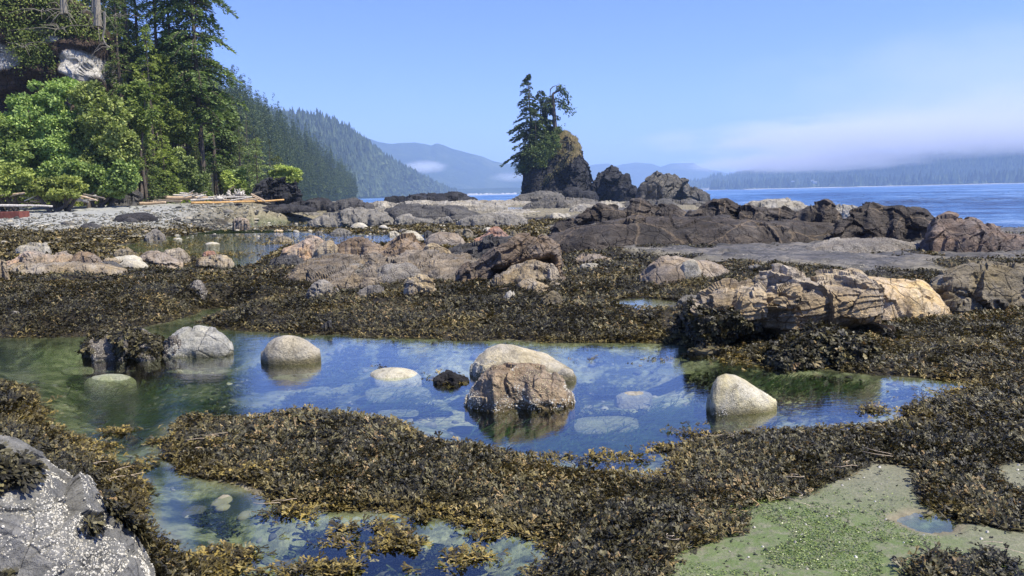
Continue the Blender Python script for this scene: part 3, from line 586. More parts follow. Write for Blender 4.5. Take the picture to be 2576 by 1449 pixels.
def build_rocks():
    O = {}
    def l(*a, **k): r = lump(*a, **k); return r
    # --- boulders standing in the main pool (V frame coordinates)
    O['weedy'] = l('V', [(212, 880), (225, 858), (268, 846), (300, 836), (350, 835), (383, 850), (396, 872)], 903, R('mottle'), 'low dark rock half covered in weed at the left end of the tide pool', z=0, name='weedy_rock', rough=.14)
    O['shiny'] = l('V', [(412, 878), (424, 852), (450, 836), (500, 827), (540, 827), (562, 838), (580, 862)], 898, R('shiny'), 'wet shining grey boulder in the tide pool beside the low weedy rock', z=0, name='boulder', rough=.09, facet=.03, p=.6)
    l('V', [(408, 884), (414, 862), (432, 846), (452, 842), (462, 860)], 898, R('mottle'), 'knobbly barnacled stone against the wet shining grey boulder', z=0, name='rock')
    O['round'] = l('V', [(659, 890), (668, 868), (688, 848), (718, 842), (750, 846), (780, 860), (804, 880)], 916, R('smooth'), 'smooth tan boulder alone in the pool with clean bare sides', z=0, name='boulder', rough=.015, facet=0, p=.62, smoothc=.9)
    O['mid'] = l('V', [(1186, 925), (1198, 900), (1222, 877), (1255, 865), (1290, 866), (1330, 880), (1380, 897), (1425, 915), (1446, 935)], 958, R('smooth'), 'long smooth tan boulder behind the pinkish barnacled one in mid pool', z=0, name='boulder', rough=.03, facet=.02, p=.6, smoothc=.9, D=7.25)
    O['barn'] = l('V', [(1176, 996), (1186, 972), (1206, 948), (1226, 922), (1258, 914), (1310, 918), (1350, 928), (1390, 938), (1415, 960), (1437, 984)], 1032, R('barn'), 'pinkish brown angular boulder crusted with barnacles in mid pool', z=0, name='boulder', rough=.07, facet=.07, p=.7)
    l('V', [(1400, 940), (1418, 925), (1440, 930), (1446, 942)], 956, R('smooth'), 'rounded tan stone at the tip of the long smooth boulder', z=0, name='boulder', rough=.02, facet=0, D=7.1)
    O['flat'] = l('V', [(930, 938), (945, 925), (975, 919), (1010, 921), (1040, 930), (1062, 942)], 952, R('dry'), 'low sandy boulder just breaking the surface with a crack across it', z=0, topz=.055, dep=.95, name='boulder', rough=.02, facet=0, p=.8, smoothc=.9, sink=.2)
    O['cone'] = l('V', [(1787, 1000), (1788, 962), (1800, 944), (1822, 938), (1850, 943), (1880, 960), (1915, 985), (1955, 1008)], 1042, R('sandy'), 'pale sandy boulder sloping like a wedge near the right of the pool', z=0, name='boulder', rough=.015, facet=0, p=.62, smoothc=.9)
    l('V', [(206, 950), (240, 939), (300, 935), (330, 940), (345, 947)], 958, R('green'), 'flat green stained stone just awash in the dark pool', z=0, topz=.03, dep=.7, name='boulder', rough=.02, facet=0, p=.8, smoothc=.8, sink=.2)
    l('V', [(1545, 985), (1570, 968), (1600, 965), (1640, 974)], 1000, R('pale'), 'flat pale stone just awash beside the barnacled boulder', z=0, topz=.008, dep=1.2, name='rock', rough=.06, facet=.02, p=1.6, sink=.2)
    l('V', [(1440, 1030), (1490, 1008), (1560, 1008), (1610, 1030)], 1062, R('sunk'), 'wide pale stone lying under the surface of the pool', z=0, topz=-.045, dep=.9, name='submerged_stone', rough=.10, facet=.04, p=1.3, sink=.1, keep=False)
    l('V', [(915, 950), (935, 930), (1000, 925), (1060, 930), (1085, 950)], 985, R('sunk'), 'pale sunken skirt of stone round the low sandy boulder', z=0, topz=-.045, dep=.9, name='submerged_stone', rough=.10, facet=.04, p=1.3, sink=.1, keep=False)
    l('V', [(150, 905), (180, 885), (220, 890), (235, 910)], 925, R('sunk'), 'pale stone sunk in the dark left end of the pool', z=0, topz=-.03, dep=.9, name='submerged_stone', rough=.03, facet=0, p=.9, keep=False)
    for x, y, w_, lb in [(1000, 1005, 110, 'sunken slab near the low sandy boulder'), (1700, 900, 100, 'sunken slab at the far side of the pool'), (600, 1310, 160, 'sunken slab in the lower left pool')]:
        l('V', [(x-w_/2, y), (x-w_*.2, y-10), (x+w_*.25, y-9), (x+w_/2, y+2)], y+22, R('sunk'), lb, z=0, topz=-.07, dep=.7, name='submerged_stone', rough=.12, facet=.04, p=1.3, keep=False)
    l('V', [(1092, 950), (1105, 940), (1130, 935), (1150, 942), (1178, 958)], 966, R('dark'), 'small dark stone under a clump of weed in mid pool', z=0, name='weedy_rock', sink=.1)
    # --- foreground left rock
    def fg(q, X, Dc, zb, h, W): return q
    O['fg'] = l('V', [(-420, 1030), (-250, 1050), (-100, 1080), (0, 1098), (40, 1115), (95, 1152), (165, 1205), (205, 1250), (225, 1305), (290, 1365), (340, 1425), (380, 1490)], 1640, R('barnrock'), 'large grey rock crusted with white barnacles in the near left corner', z=0, name='barnacled_rock', dep=.8, rough=.07, facet=.042, strata=.012, sdir=(.6, .2, .6), p=.9, res=1.3, D=2.78, front=.9, maxdep=.9, radial=.25)
    # --- big rock on the right bank
    def over(q, X, Dc, zb, h, W):
        u = (q[:, 0]-X)/W; v = (q[:, 2]-zb)/h; m = np.exp(-((v-.30)/.14)**2)*sst(-.08, .08, u)*sst(.46, .36, u)*(q[:, 1] < Dc)
        m2 = np.exp(-((v-.22)/.16)**2)*sst(-.5, -.4, u)*sst(-.1, -.2, u)*(q[:, 1] < Dc); q[:, 1] += (m*.40+m2*.22)*h*1.5; return q
    l('rr', [(1090, 245), (1120, 205), (1170, 180), (1240, 165), (1300, 168), (1345, 172), (1385, 215)], 270, R('tan'), 'pinkish tan knob behind the left end of the big layered rock', z=.22, facet=.04, rough=.08)
    l('rr', [(1545, 285), (1620, 245), (1700, 225), (1830, 222), (1950, 238), (2050, 262), (2120, 315), (2168, 385)], 430, R('gold'), 'smooth yellowish rock forming the right shoulder of the big layered rock', z=.16, rough=.05, facet=.05, p=.6)
    O['big'] = l('rr', [(808, 470), (826, 390), (868, 292), (925, 252), (985, 248), (1020, 285), (1080, 300), (1130, 320), (1165, 300), (1210, 256), (1290, 255), (1400, 270), (1490, 240), (1560, 222), (1640, 205), (1700, 225), (1745, 285), (1768, 380), (1762, 470)], 572, R('bigtan'), 'big craggy layered tan rock with a dark overhang on the right bank', z=.03, name='layered_rock', rough=.08, facet=.13, strata=.085, sdir=(-.12, .2, 1), sfreq=10, p=.55, res=1.3, dep=.62, hook=over)
    l('rr', [(690, 355), (720, 332), (780, 312), (830, 303), (860, 320)], 362, R('grey'), 'flat pale grey stone against the left of the big layered rock', z=.15)
    O['ledge'] = l('rr', [(1240, 600), (1300, 556), (1380, 535), (1500, 532), (1640, 548), (1720, 580), (1760, 640)], 690, R('dark'), 'low dark weed hung ledge below the big layered rock', z=0., name='weedy_ledge', rough=.1, weedy=1)
    l('rr', [(1380, 640), (1395, 618), (1425, 611), (1452, 625), (1458, 650)], 672, R('slate'), 'small bluish stone in the hollow under the weedy ledge', z=.0)
    l('rr', [(2020, 300), (2060, 240), (2150, 180), (2250, 130), (2350, 122), (2450, 132), (2576, 140), (2800, 150), (3000, 220)], 335, R('olive'), 'broad greenish tan rock at the right edge above the weed bank', z=.25, strata=.03, rough=.06, dep=.5, res=.8)
    l('rr', [(490, 205), (530, 165), (570, 130), (620, 108), (700, 108), (760, 122), (840, 130), (920, 150), (975, 185)], 225, R('pink'), 'mottled pink and cream rock on the far weed bed before the shelf', z=.18, rough=.07, facet=.04, p=.9)
    l('rr', [(720, 140), (760, 118), (800, 124), (812, 165)], 222, R('pale'), 'cream coloured broken block in the mottled pink rock', z=.18, rough=.06, facet=.04, p=.9)
    l('rr', [(125, 130), (165, 108), (210, 94), (280, 98), (340, 118)], 134, R('pink'), 'low pink stone on the weed left of the mottled rock', z=.2)
    l('rr', [(165, 150), (210, 138), (260, 140), (292, 160)], 170, R('pale'), 'pale flat stone just in front of the low pink stone', z=.2)
    l('rr', [(1080, 160), (1120, 145), (1160, 160)], 172, R('grey'), 'small grey hump behind the tan knob', z=.25)
    # --- ridge of dark brown rocks (V)
    rk = dict(rough=.055, facet=.075, strata=.03, sdir=(.5, .2, .7), p=1.2, dep=.75, smoothc=.06)
    l('V', [(1360, 600), (1480, 566), (1600, 548), (1720, 552), (1800, 545), (1900, 552), (2000, 556), (2120, 560), (2250, 552), (2360, 562), (2460, 590)], 632, R('dbrown'), 'long dark brown base of the ridge that its separate humps rise from', D=19.6, name='ridge_rock', rough=.04, facet=.05, p=1.4, dep=.32, smoothc=.1)
    l('V', [(1380, 592), (1400, 562), (1440, 548), (1488, 524), (1505, 512), (1531, 518), (1560, 527)], 606, R('dbrown'), 'dark brown hump at the left end of the shelf ridge', D=24, name='ridge_rock', **rk)
    l('V', [(1540, 560), (1562, 528), (1579, 519), (1590, 504), (1610, 500), (1646, 513), (1703, 527), (1722, 545), (1740, 575)], 608, R('dbrown'), 'dark brown rounded ridge rock between the two nearer humps', D=24.5, name='ridge_rock', **rk)
    l('V', [(1700, 590), (1732, 536), (1777, 511), (1797, 501), (1828, 499), (1851, 514), (1872, 530), (1880, 570)], 604, R('dbrown'), 'dark brown dome split by a pale vein in the ridge', D=23, name='ridge_rock', **rk)
    l('V', [(1850, 580), (1862, 524), (1889, 520), (1937, 527), (1977, 526), (2010, 545), (2040, 580)], 606, R('dbrown'), 'low dark ridge rock right of the veined dome', D=22.5, name='ridge_rock', **rk)
    l('V', [(1960, 590), (2005, 534), (2039, 524), (2059, 511), (2080, 505), (2097, 515), (2117, 545), (2130, 590)], 612, R('dbrown'), 'steep pointed dark ridge rock left of the sea gap', D=21.5, name='ridge_rock', **rk)
    l('V', [(2090, 600), (2117, 548), (2151, 521), (2175, 506), (2189, 504), (2220, 520), (2244, 516), (2280, 517), (2305, 517), (2329, 526), (2349, 546), (2373, 560), (2400, 600)], 628, R('dbrown'), 'widest dark brown ridge rock right of the sea gap', D=19.5, name='ridge_rock', **rk)
    l('V', [(2330, 610), (2352, 560), (2373, 549), (2392, 545), (2404, 558), (2430, 556), (2455, 559), (2485, 571), (2520, 588), (2580, 597), (2660, 600), (2760, 640)], 668, R('rosy'), 'pinkish brown ridge rock sloping to the right edge above the water', D=16.5, name='ridge_rock', rough=.07, facet=.1, strata=.03, p=.75, dep=.5, smoothc=.15)
    l('V', [(1390, 600), (1440, 575), (1500, 566), (1570, 575), (1620, 600)], 628, R('mottle'), 'grey slope crusted with pale growth under the left ridge', D=21, name='shelf_rock', rough=.06, facet=.05, p=.8, dep=.5)
    l('V', [(1640, 610), (1700, 590), (1800, 582), (1900, 590), (1990, 600), (2060, 620)], 634, R('slate'), 'smooth grey shelf below the veined dome', D=20, name='shelf_rock', rough=.04, facet=.04, p=.8, dep=.6)
    l('V', [(2000, 632), (2080, 606), (2200, 600), (2320, 612), (2440, 640)], 664, R('mottle'), 'grey shelf with pale crust below the widest ridge rock', D=16.8, name='shelf_rock', rough=.04, facet=.04, p=.8, dep=.7)
    # --- pale reefs beyond the ridge
    l('r4', [(470, 605), (520, 575), (560, 563), (640, 562), (700, 553), (760, 548), (850, 548), (930, 580), (1010, 606)], 622, R('tanfar'), 'pale grey reef in the sea seen over the ridge', D=58, z=-.7, name='reef')
    l('r4', [(1140, 604), (1180, 594), (1250, 592), (1310, 587), (1352, 600)], 614, R('tanfar'), 'low pale reef beside the sea gap', D=60, z=-.7, name='reef')
    l('r3', [(-40, 1250), (50, 1225), (130, 1238), (200, 1232), (280, 1226), (380, 1236), (500, 1242)], 1288, R('tanfar'), 'pale tan reef at the foot of the tree topped sea stack', D=112, z=-.1, name='reef')
    # --- sea stacks
    rs = dict(name='sea_stack', rough=.07, facet=.1, strata=.05, sdir=(.8, .1, -.62), sfreq=12, p=.7, res=1.5, smoothc=.15)
    O['stack'] = l('r3', [(440, 1190), (442, 1080), (450, 990), (478, 900), (505, 850), (560, 815), (620, 770), (680, 705), (740, 650), (790, 618), (830, 620), (870, 665), (905, 700), (932, 725), (938, 790), (950, 850), (985, 900), (1003, 935), (1012, 985), (1036, 1045), (1050, 1120)], 1235, R('darkfar'), 'tall dark sea stack with a leaning grassy top crowned by trees', D=158, z=.2, dep=.9, **rs)
    O['stack2'] = l('r3', [(985, 1160), (1010, 1080), (1055, 1035), (1090, 1000), (1130, 985), (1165, 965), (1192, 948), (1250, 952), (1285, 975), (1325, 1003), (1362, 1012), (1385, 1050), (1424, 1092), (1448, 1150), (1460, 1200)], 1245, R('darkfar'), 'bare dark rock stack joined to the right of the tree topped one', D=150, z=.2, dep=.7, **rs)
    O['stack3'] = l('r3', [(1450, 1200), (1485, 1150), (1520, 1100), (1555, 1068), (1620, 1000), (1660, 985), (1692, 974), (1740, 980), (1782, 992), (1808, 1020), (1814, 1052), (1870, 1050), (1886, 1070), (1890, 1105), (1925, 1152), (2000, 1150), (2060, 1172), (2082, 1225)], 1262, R('greyfar'), 'separate bare grey rock stack standing furthest from the trees', D=130, z=.1, dep=.7, **rs)
    l('r3', [(770, 1215), (790, 1165), (830, 1118), (880, 1112), (930, 1122), (960, 1150), (1010, 1140), (1060, 1150), (1100, 1200)], 1240, R('darkfar'), 'blocky dark slab leaning at the base of the tree topped stack', D=140, z=.2, name='rock')
    l('r3', [(325, 1228), (380, 1195), (440, 1178), (520, 1160), (600, 1150), (700, 1160), (780, 1180), (820, 1225)], 1252, R('greyfar'), 'low pointed apron of rock on the seaward foot of the stack', D=135, z=.2, name='rock')
    l('r3', [(420, 1300), (480, 1260), (560, 1230), (700, 1212), (820, 1210), (950, 1215), (1080, 1235), (1180, 1262)], 1345, R('greyfar'), 'long slate grey rock in front of the tree topped stack', D=84, z=.0, name='reef', facet=.16)
    l('r3', [(820, 1370), (850, 1300), (950, 1270), (1080, 1262), (1200, 1252), (1300, 1262), (1380, 1310)], 1400, R('tanfar'), 'pale grey jumbled reef below the bare dark stack', D=64, z=.1, name='reef', facet=.2)
    l('r3', [(1280, 1290), (1350, 1250), (1450, 1230), (1560, 1240), (1700, 1220), (1850, 1240), (1960, 1230), (2080, 1250)], 1330, R('greyfar'), 'grey rock apron spreading below the separate bare stack', D=80, z=.1, name='reef', facet=.16)
    l('r3', [(668, 1395), (672, 1362), (700, 1342), (760, 1342), (820, 1352), (870, 1380)], 1402, R('pale'), 'pale boulder with a dark shaded end near the jumbled reef', D=52, z=.1, name='boulder')
    l('r3', [(-10, 1390), (60, 1352), (150, 1338), (260, 1340), (340, 1338), (420, 1352), (462, 1395)], 1405, R('tanfar'), 'rounded tan reef in front of the slate grey rock', D=56, z=.05, name='reef')
    l('r3', [(150, 1345), (260, 1318), (350, 1312), (480, 1318), (560, 1330), (640, 1350)], 1362, R('tanfar'), 'streaked pale reef beside the inlet', D=66, z=.05, name='reef')
    # --- mid distance reefs (region 2)
    l('r2', [(690, 1222), (740, 1190), (800, 1168), (860, 1170), (920, 1155), (990, 1125), (1040, 1108), (1100, 1118), (1160, 1122), (1250, 1130), (1330, 1160), (1390, 1205), (1410, 1225)], 1248, R('grey'), 'large light grey rounded outcrop behind the cream boulders', z=.06, strata=.04, sdir=(.8, 0, .6), name='outcrop')
    l('r2', [(1395, 1215), (1440, 1172), (1520, 1152), (1570, 1180), (1640, 1185), (1700, 1180), (1735, 1205)], 1235, R('grey'), 'lower light grey outcrop right of the large rounded one', z=.06, strata=.03, name='outcrop')
    l('r2', [(1730, 1210), (1780, 1180), (1850, 1165), (1885, 1195), (1892, 1225)], 1240, R('grey'), 'small grey outcrop with a steep right side', z=.06, name='outcrop')
    l('r2', [(1920, 1225), (1990, 1180), (2080, 1160), (2180, 1150), (2280, 1150), (2400, 1160), (2500, 1200)], 1250, R('grey'), 'broad pale grey outcrop before the blue inlet', z=.08, strata=.04, name='outcrop')
    l('r2', [(1300, 1135), (1350, 1105), (1450, 1085), (1560, 1074), (1700, 1080), (1800, 1085), (1900, 1088), (2010, 1110), (2110, 1150)], 1168, R('slate'), 'smooth slate grey reef lying across the flat', D=52, z=.1, name='reef', rough=.05)
    l('r2', [(1320, 1025), (1345, 1003), (1400, 995), (1480, 1000), (1530, 1005)], 1040, R('darkfar'), 'small black reef left of the long black one', D=112, z=.0, name='reef')
    l('r2', [(1440, 1045), (1500, 1020), (1600, 990), (1680, 985), (1760, 984), (1850, 982), (1900, 974), (1960, 974), (2030, 1008), (2090, 1032)], 1062, R('darkfar'), 'long black topped reef near the shoreline', D=104, z=.0, name='reef')
    l('r2', [(1380, 1080), (1460, 1055), (1600, 1045), (1800, 1050), (2000, 1045), (2150, 1040), (2280, 1048), (2340, 1075)], 1098, R('tanfar'), 'pale barnacled band of reef below the black topped one', D=78, z=.05, name='reef', rough=.1)
    l('r2', [(1120, 1085), (1180, 1060), (1280, 1045), (1380, 1050), (1440, 1075)], 1100, R('tanfar'), 'low tan reef left of the pale barnacled band', D=72, z=.05, name='reef')
    l('r2', [(480, 1090), (560, 1062), (700, 1030), (800, 1018), (860, 1035), (900, 1062)], 1105, R('dark'), 'dark rock shelf running out from the little wooded stack', D=68, name='reef', rough=.06)
    l('r2', [(840, 1085), (920, 1045), (1000, 1028), (1100, 1025), (1160, 1050), (1240, 1090)], 1112, R('slate'), 'dark grey reef beside the shelf of the little wooded stack', D=64, name='reef', rough=.06)
    l('r2', [(260, 1110), (380, 1075), (520, 1070), (640, 1080), (760, 1100)], 1118, R('dark'), 'flat dark rock below the little wooded stack', D=60, name='reef', rough=.05)
    l('r2', [(640, 1165), (655, 1135), (700, 1125), (745, 1130), (790, 1152)], 1168, R('grey'), 'pale angular boulder by the thin strip of water', z=.05)
    l('r2', [(790, 1160), (840, 1136), (880, 1140), (905, 1160)], 1170, R('grey'), 'grey boulder right of the pale angular one', z=.05)
    l('r2', [(892, 1165), (920, 1142), (950, 1150), (962, 1166)], 1172, R('red'), 'small reddish boulder beside the grey outcrop', z=.05)
    l('r2', [(62, 1272), (68, 1215), (85, 1188), (120, 1182), (175, 1186), (198, 1206), (203, 1268)], 1284, R('pink'), 'square reddish boulder standing upright in the far channel', z=.0, p=.45, rough=.05, facet=.08)
    # --- centre group (region 6)
    l('r6', [(790, 122), (820, 88), (862, 75), (910, 86), (945, 122)], 133, R('cream'), 'largest of the cream boulders before the grey outcrop', z=.02, rough=.03, facet=.02)
    l('r6', [(938, 126), (955, 114), (975, 113), (998, 127)], 134, R('cream'), 'smallest cream boulder tucked beside the largest', z=.02, rough=.02, facet=0)
    l('r6', [(1016, 122), (1032, 102), (1056, 97), (1082, 105), (1096, 126)], 137, R('cream'), 'round cream boulder standing apart from the other two', z=.02, rough=.02, facet=0)
    l('r6', [(636, 165), (675, 132), (730, 127), (772, 135), (802, 162)], 180, R('grey'), 'flat topped grey stone in the far channel', z=.0)
    l('r6', [(515, 170), (530, 150), (560, 146), (580, 168)], 176, R('grey'), 'small grey stone left of the flat topped one', z=.0)
    l('r6', [(1090, 178), (1110, 150), (1150, 144), (1195, 172)], 190, R('pale'), 'pale pitted stone at the water edge', z=.0)
    l('r6', [(1180, 156), (1200, 134), (1226, 130), (1250, 156)], 166, R('grey'), 'rounded grey brown stone behind the pale pitted one', z=.02)
    l('r6', [(1375, 190), (1385, 152), (1412, 143), (1440, 150), (1442, 185)], 197, R('slate'), 'dark blocky stone beside the big pale boulder', z=.0)
    l('r6', [(1640, 168), (1672, 134), (1700, 122), (1735, 130), (1766, 165)], 192, R('olive'), 'weed fringed brown stone beyond the red pyramid', z=.0)
    l('r6', [(1835, 152), (1860, 124), (1900, 118), (1925, 140)], 158, R('pale'), 'pale stone half hidden behind the red pyramid', z=.05)
    l('r6', [(2055, 190), (2075, 150), (2100, 138), (2125, 180)], 203, R('olive'), 'small weedy stone right of the red pyramid', z=.05)
    l('r6', [(170, 232), (210, 200), (245, 184), (285, 190), (345, 222)], 240, R('olive'), 'low weedy brown stone in the far channel', z=.0)
    l('r6', [(188, 142), (215, 128), (240, 128), (262, 138)], 150, R('gold'), 'small yellow stone standing in the channel water', z=.0, topz=.09, p=.9, dep=1., rough=.03)
    l('r6', [(1180, 212), (1215, 165), (1255, 143), (1300, 141), (1345, 165), (1372, 205)], 222, R('pale'), 'grey tan knobbly boulder left of the big pale one', z=.0)
    l('r6', [(1368, 250), (1388, 208), (1430, 180), (1480, 164), (1560, 155), (1630, 168), (1680, 200), (1702, 238)], 272, R('pink'), 'big pale pinkish pitted boulder behind the brown rocks', z=.0, rough=.05, facet=.04, p=.6)
    l('r6', [(1768, 228), (1820, 190), (1860, 160), (1900, 128), (1946, 111), (1985, 120), (2020, 155), (2055, 190), (2095, 208)], 240, R('red'), 'reddish pyramid shaped rock behind the shelf of brown rocks', z=.05)
    l('r6', [(290, 500), (420, 410), (560, 352), (680, 335), (800, 350), (900, 372), (980, 335), (1080, 395), (1200, 372), (1320, 330), (1450, 318), (1560, 350), (1700, 345), (1820, 400), (2000, 430), (2200, 440), (2420, 470)], 560, R('rust'), 'sloping grey tan bedrock that the centre rocks rise from', name='bedrock', rough=.06, facet=.07, strata=.05, sdir=(-.5, .1, .8), sfreq=22, dep=.75, p=1.35, smoothc=.1)
    l('r5', [(-40, 800), (200, 760), (500, 745), (800, 750), (1000, 775), (1100, 810)], 845, R('tan'), 'low tan bedrock under the orange rock', name='bedrock', rough=.05, facet=.06, strata=.03, dep=.4, p=.85)
    l('r6', [(1540, 300), (1620, 262), (1720, 240), (1850, 215), (1960, 206), (2090, 206), (2140, 270)], 400, R('slate'), 'flat purplish grey shelf joining the brown rocks', z=.1, p=.9, dep=.9, rough=.05)
    l('r6', [(250, 335), (280, 285), (330, 262), (375, 236), (430, 204), (500, 197), (560, 205), (592, 228), (615, 260)], 395, R('orange'), 'light brown jagged rock at the left end of the brown group', z=.12, rough=.09)
    l('r6', [(500, 320), (560, 262), (600, 238), (638, 225), (672, 245), (712, 275), (728, 320)], 402, R('tan'), 'tan rock close behind the jagged light brown one', z=.12)
    l('r6', [(640, 330), (700, 282), (760, 242), (830, 215), (890, 206), (940, 218), (1000, 255), (1060, 285), (1090, 330)], 412, R('brown'), 'grey brown hump between the tan rock and the brown pyramid', z=.1, strata=.03)
    l('r6', [(420, 420), (520, 370), (620, 345), (740, 340), (860, 360), (930, 410)], 445, R('slate'), 'low mottled grey slab before the grey brown hump', z=.1, p=.9)
    l('r6', [(1380, 290), (1420, 252), (1470, 250), (1540, 280), (1590, 320), (1622, 390)], 430, R('tan'), 'pinkish tan rock leaning against the brown pyramid', z=.1)
    l('r6', [(880, 412), (950, 360), (1010, 330), (1070, 285), (1120, 245), (1180, 212), (1230, 197), (1280, 200), (1330, 232), (1380, 275), (1430, 310), (1500, 350), (1570, 392)], 440, R('brown'), 'tall dark brown pyramid shaped rock in the centre group', z=.09, strata=.04, sdir=(-.5, .2, .8), name='brown_rock')
    l('r6', [(1460, 440), (1510, 400), (1560, 375), (1600, 360), (1635, 365), (1642, 430)], 470, R('tan'), 'pale brown block between the pyramid and the leaning slab', z=.09)
    l('r6', [(160, 402), (200, 375), (240, 355), (300, 343), (360, 346), (410, 368), (445, 398)], 418, R('slate'), 'dark grey rounded stone left of the mottled slab', z=.1, p=.8)
    def tilt(q, X, Dc, zb, h, W):
        u = (q[:, 0]-X)/W; v = (q[:, 2]-zb)/h; line = .30+.32*(u+.4); m = np.exp(-((v-line)/.09)**2)*(q[:, 1] < Dc)*sst(-.32, -.15, u)*sst(.42, .3, u); q[:, 1] += m*.34*h*1.6; return q
    l('r6', [(1650, 470), (1720, 425), (1800, 372), (1900, 305), (2000, 242), (2080, 200), (2140, 185), (2200, 177), (2250, 190), (2290, 210), (2370, 235), (2415, 270), (2440, 330), (2445, 430), (2440, 500)], 555, R('brown'), 'big leaning slab of brown layered rock with a dark seam below', z=.08, strata=.07, sdir=(-.5, .15, .85), sfreq=10, facet=.06, name='layered_rock', res=1.3, hook=tilt, dep=.6)
    l('r6', [(1900, 540), (1960, 480), (2060, 430), (2200, 400), (2320, 400), (2420, 430), (2455, 520)], 585, R('tan'), 'tan lower ledge under the leaning brown slab', z=.08, strata=.04, facet=.08)
    l('r6', [(940, 480), (990, 440), (1060, 408), (1150, 398), (1240, 398), (1310, 420), (1360, 470), (1380, 515)], 545, R('mottle'), 'grey rock crusted with white barnacles before the brown pyramid', z=.08, rough=.05, facet=.04, p=.8)
    l('r6', [(1370, 500), (1430, 460), (1530, 455), (1620, 490)], 530, R('slate'), 'low dark grey slab right of the barnacle crusted rock', z=.08, p=.9)
    l('r6', [(300, 570), (350, 530), (430, 485), (520, 445), (620, 418), (740, 412), (860, 420), (940, 440), (962, 480), (930, 520)], 590, R('grey'), 'long pale grey sloping slab on the left of the centre group', z=.07, strata=.05, sdir=(-.4, .1, .9), p=.85, dep=.5)
    l('r6', [(438, 650), (470, 590), (520, 555), (580, 540), (640, 552), (690, 590), (660, 640)], 662, R('mottle'), 'rounded grey slab tip below the long sloping slab', z=.07, p=.8, rough=.05)
    l('r6', [(840, 648), (870, 612), (930, 592), (1000, 590), (1050, 605), (1085, 640)], 660, R('mottle'), 'low grey stone bedded in weed left of the brown block', z=.07, p=.8)
    l('r6', [(1224, 600), (1240, 555), (1280, 525), (1320, 505), (1395, 500), (1440, 520), (1460, 560), (1462, 605)], 645, R('tan'), 'brown blocky stone alone on the dark weed below the barnacled rock', z=.07, strata=.05)
    l('r6', [(1926, 560), (1935, 520), (1958, 508), (1978, 522), (1984, 570)], 584, R('tan'), 'small upright tan stone below the leaning slab', z=.07)
    l('r6', [(2005, 675), (2035, 635), (2062, 612), (2086, 618), (2082, 650)], 684, R('pale'), 'narrow pale stone pointing out of the weed', z=.07)
    l('r6', [(2305, 725), (2320, 670), (2360, 635), (2405, 614), (2445, 635), (2475, 690)], 745, R('olive'), 'greenish tan stone at the right of the centre weed bed', z=.07)
    l('r6', [(2120, 560), (2170, 530), (2240, 520), (2330, 560), (2370, 610)], 630, R('tan'), 'tan stones below the lower ledge', z=.07)
    l('r6', [(560, 915), (585, 885), (625, 852), (645, 850), (648, 905)], 940, R('slate'), 'grey stone poking from the weed at the pool edge', z=.0)
    l('r6', [(1200, 800), (1260, 785), (1340, 790)], 815, R('slate'), 'flat dark stone in the middle of the weed bank', z=.08)
    # --- left group (region 5)
    l('r5', [(140, 690), (144, 640), (165, 612), (200, 602), (260, 590), (310, 584), (365, 590), (400, 608), (422, 650)], 700, R('pale'), 'blocky whitish boulder behind the long orange rock', z=.08, p=.5, rough=.06)
    l('r5', [(-20, 800), (40, 765), (110, 730), (180, 692), (260, 655), (330, 644), (400, 655), (450, 670), (520, 660), (580, 665), (640, 700), (650, 745)], 810, R('orange'), 'long orange stained rock at the left side of the flat', z=.16, strata=.03, name='orange_rock', dep=.5)
    l('r5', [(540, 770), (600, 720), (650, 680), (700, 655), (760, 648), (810, 664), (845, 695), (868, 742)], 812, R('brown'), 'grey brown rock at the right end of the orange one', z=.14, name='rock')
    l('r5', [(-120, 780), (-60, 740), (0, 722), (40, 735), (62, 780), (70, 840)], 900, R('tan'), 'tan rock cut by the left edge before the orange one', z=.12)
    l('r5', [(195, 812), (225, 785), (262, 776), (295, 805)], 830, R('pale'), 'small pale stone in the weed below the orange rock', z=.14)
    l('r5', [(960, 715), (1010, 698), (1090, 690), (1170, 690), (1218, 715)], 742, R('cream'), 'long flat cream stone behind the smooth tan one', z=.04, rough=.03, facet=.02)
    l('r5', [(1018, 768), (1060, 740), (1120, 724), (1190, 730), (1240, 748), (1268, 775)], 802, R('cream'), 'smooth tan stone reaching into the still channel', z=.0, rough=.03, facet=.03, p=.7)
    l('r5', [(880, 740), (930, 715), (1000, 712), (1045, 745)], 772, R('tan'), 'tan broken rock behind the grey sloping one', z=.06)
    l('r5', [(765, 810), (820, 768), (880, 745), (940, 745), (1000, 765), (1045, 800)], 838, R('slate'), 'grey sloping rock beside the smooth tan stone', z=.08)
    l('r5', [(1195, 725), (1220, 690), (1270, 662), (1330, 650), (1390, 660), (1440, 690), (1500, 720), (1565, 752)], 778, R('pink'), 'brown cracked boulder mirrored in the still channel', z=.0, rough=.06)
    l('r5', [(1405, 690), (1415, 655), (1470, 638), (1545, 634), (1590, 655), (1628, 705)], 735, R('tan'), 'layered tan rock behind the brown cracked boulder', z=.04, strata=.06)
    l('r5', [(1738, 682), (1760, 658), (1795, 648), (1835, 652), (1855, 684)], 694, R('red'), 'small rounded reddish stone in the channel', z=.0)
    l('r5', [(1690, 762), (1705, 722), (1760, 698), (1850, 688), (1930, 695), (1985, 718), (2003, 750)], 782, R('tan'), 'low grey tan rock at the right of the still channel', z=.0)
    l('r5', [(980, 690), (990, 655), (1030, 635), (1090, 630), (1150, 650), (1178, 688)], 712, R('olive'), 'weed topped grey rock left of the channel', z=.02)
    l('r5', [(1755, 586), (1785, 570), (1830, 566), (1870, 572), (1892, 585)], 600, R('cream'), 'flat greenish stone alone in the middle of the far channel', z=.0, topz=.09, p=.9, dep=1., rough=.02, facet=0)
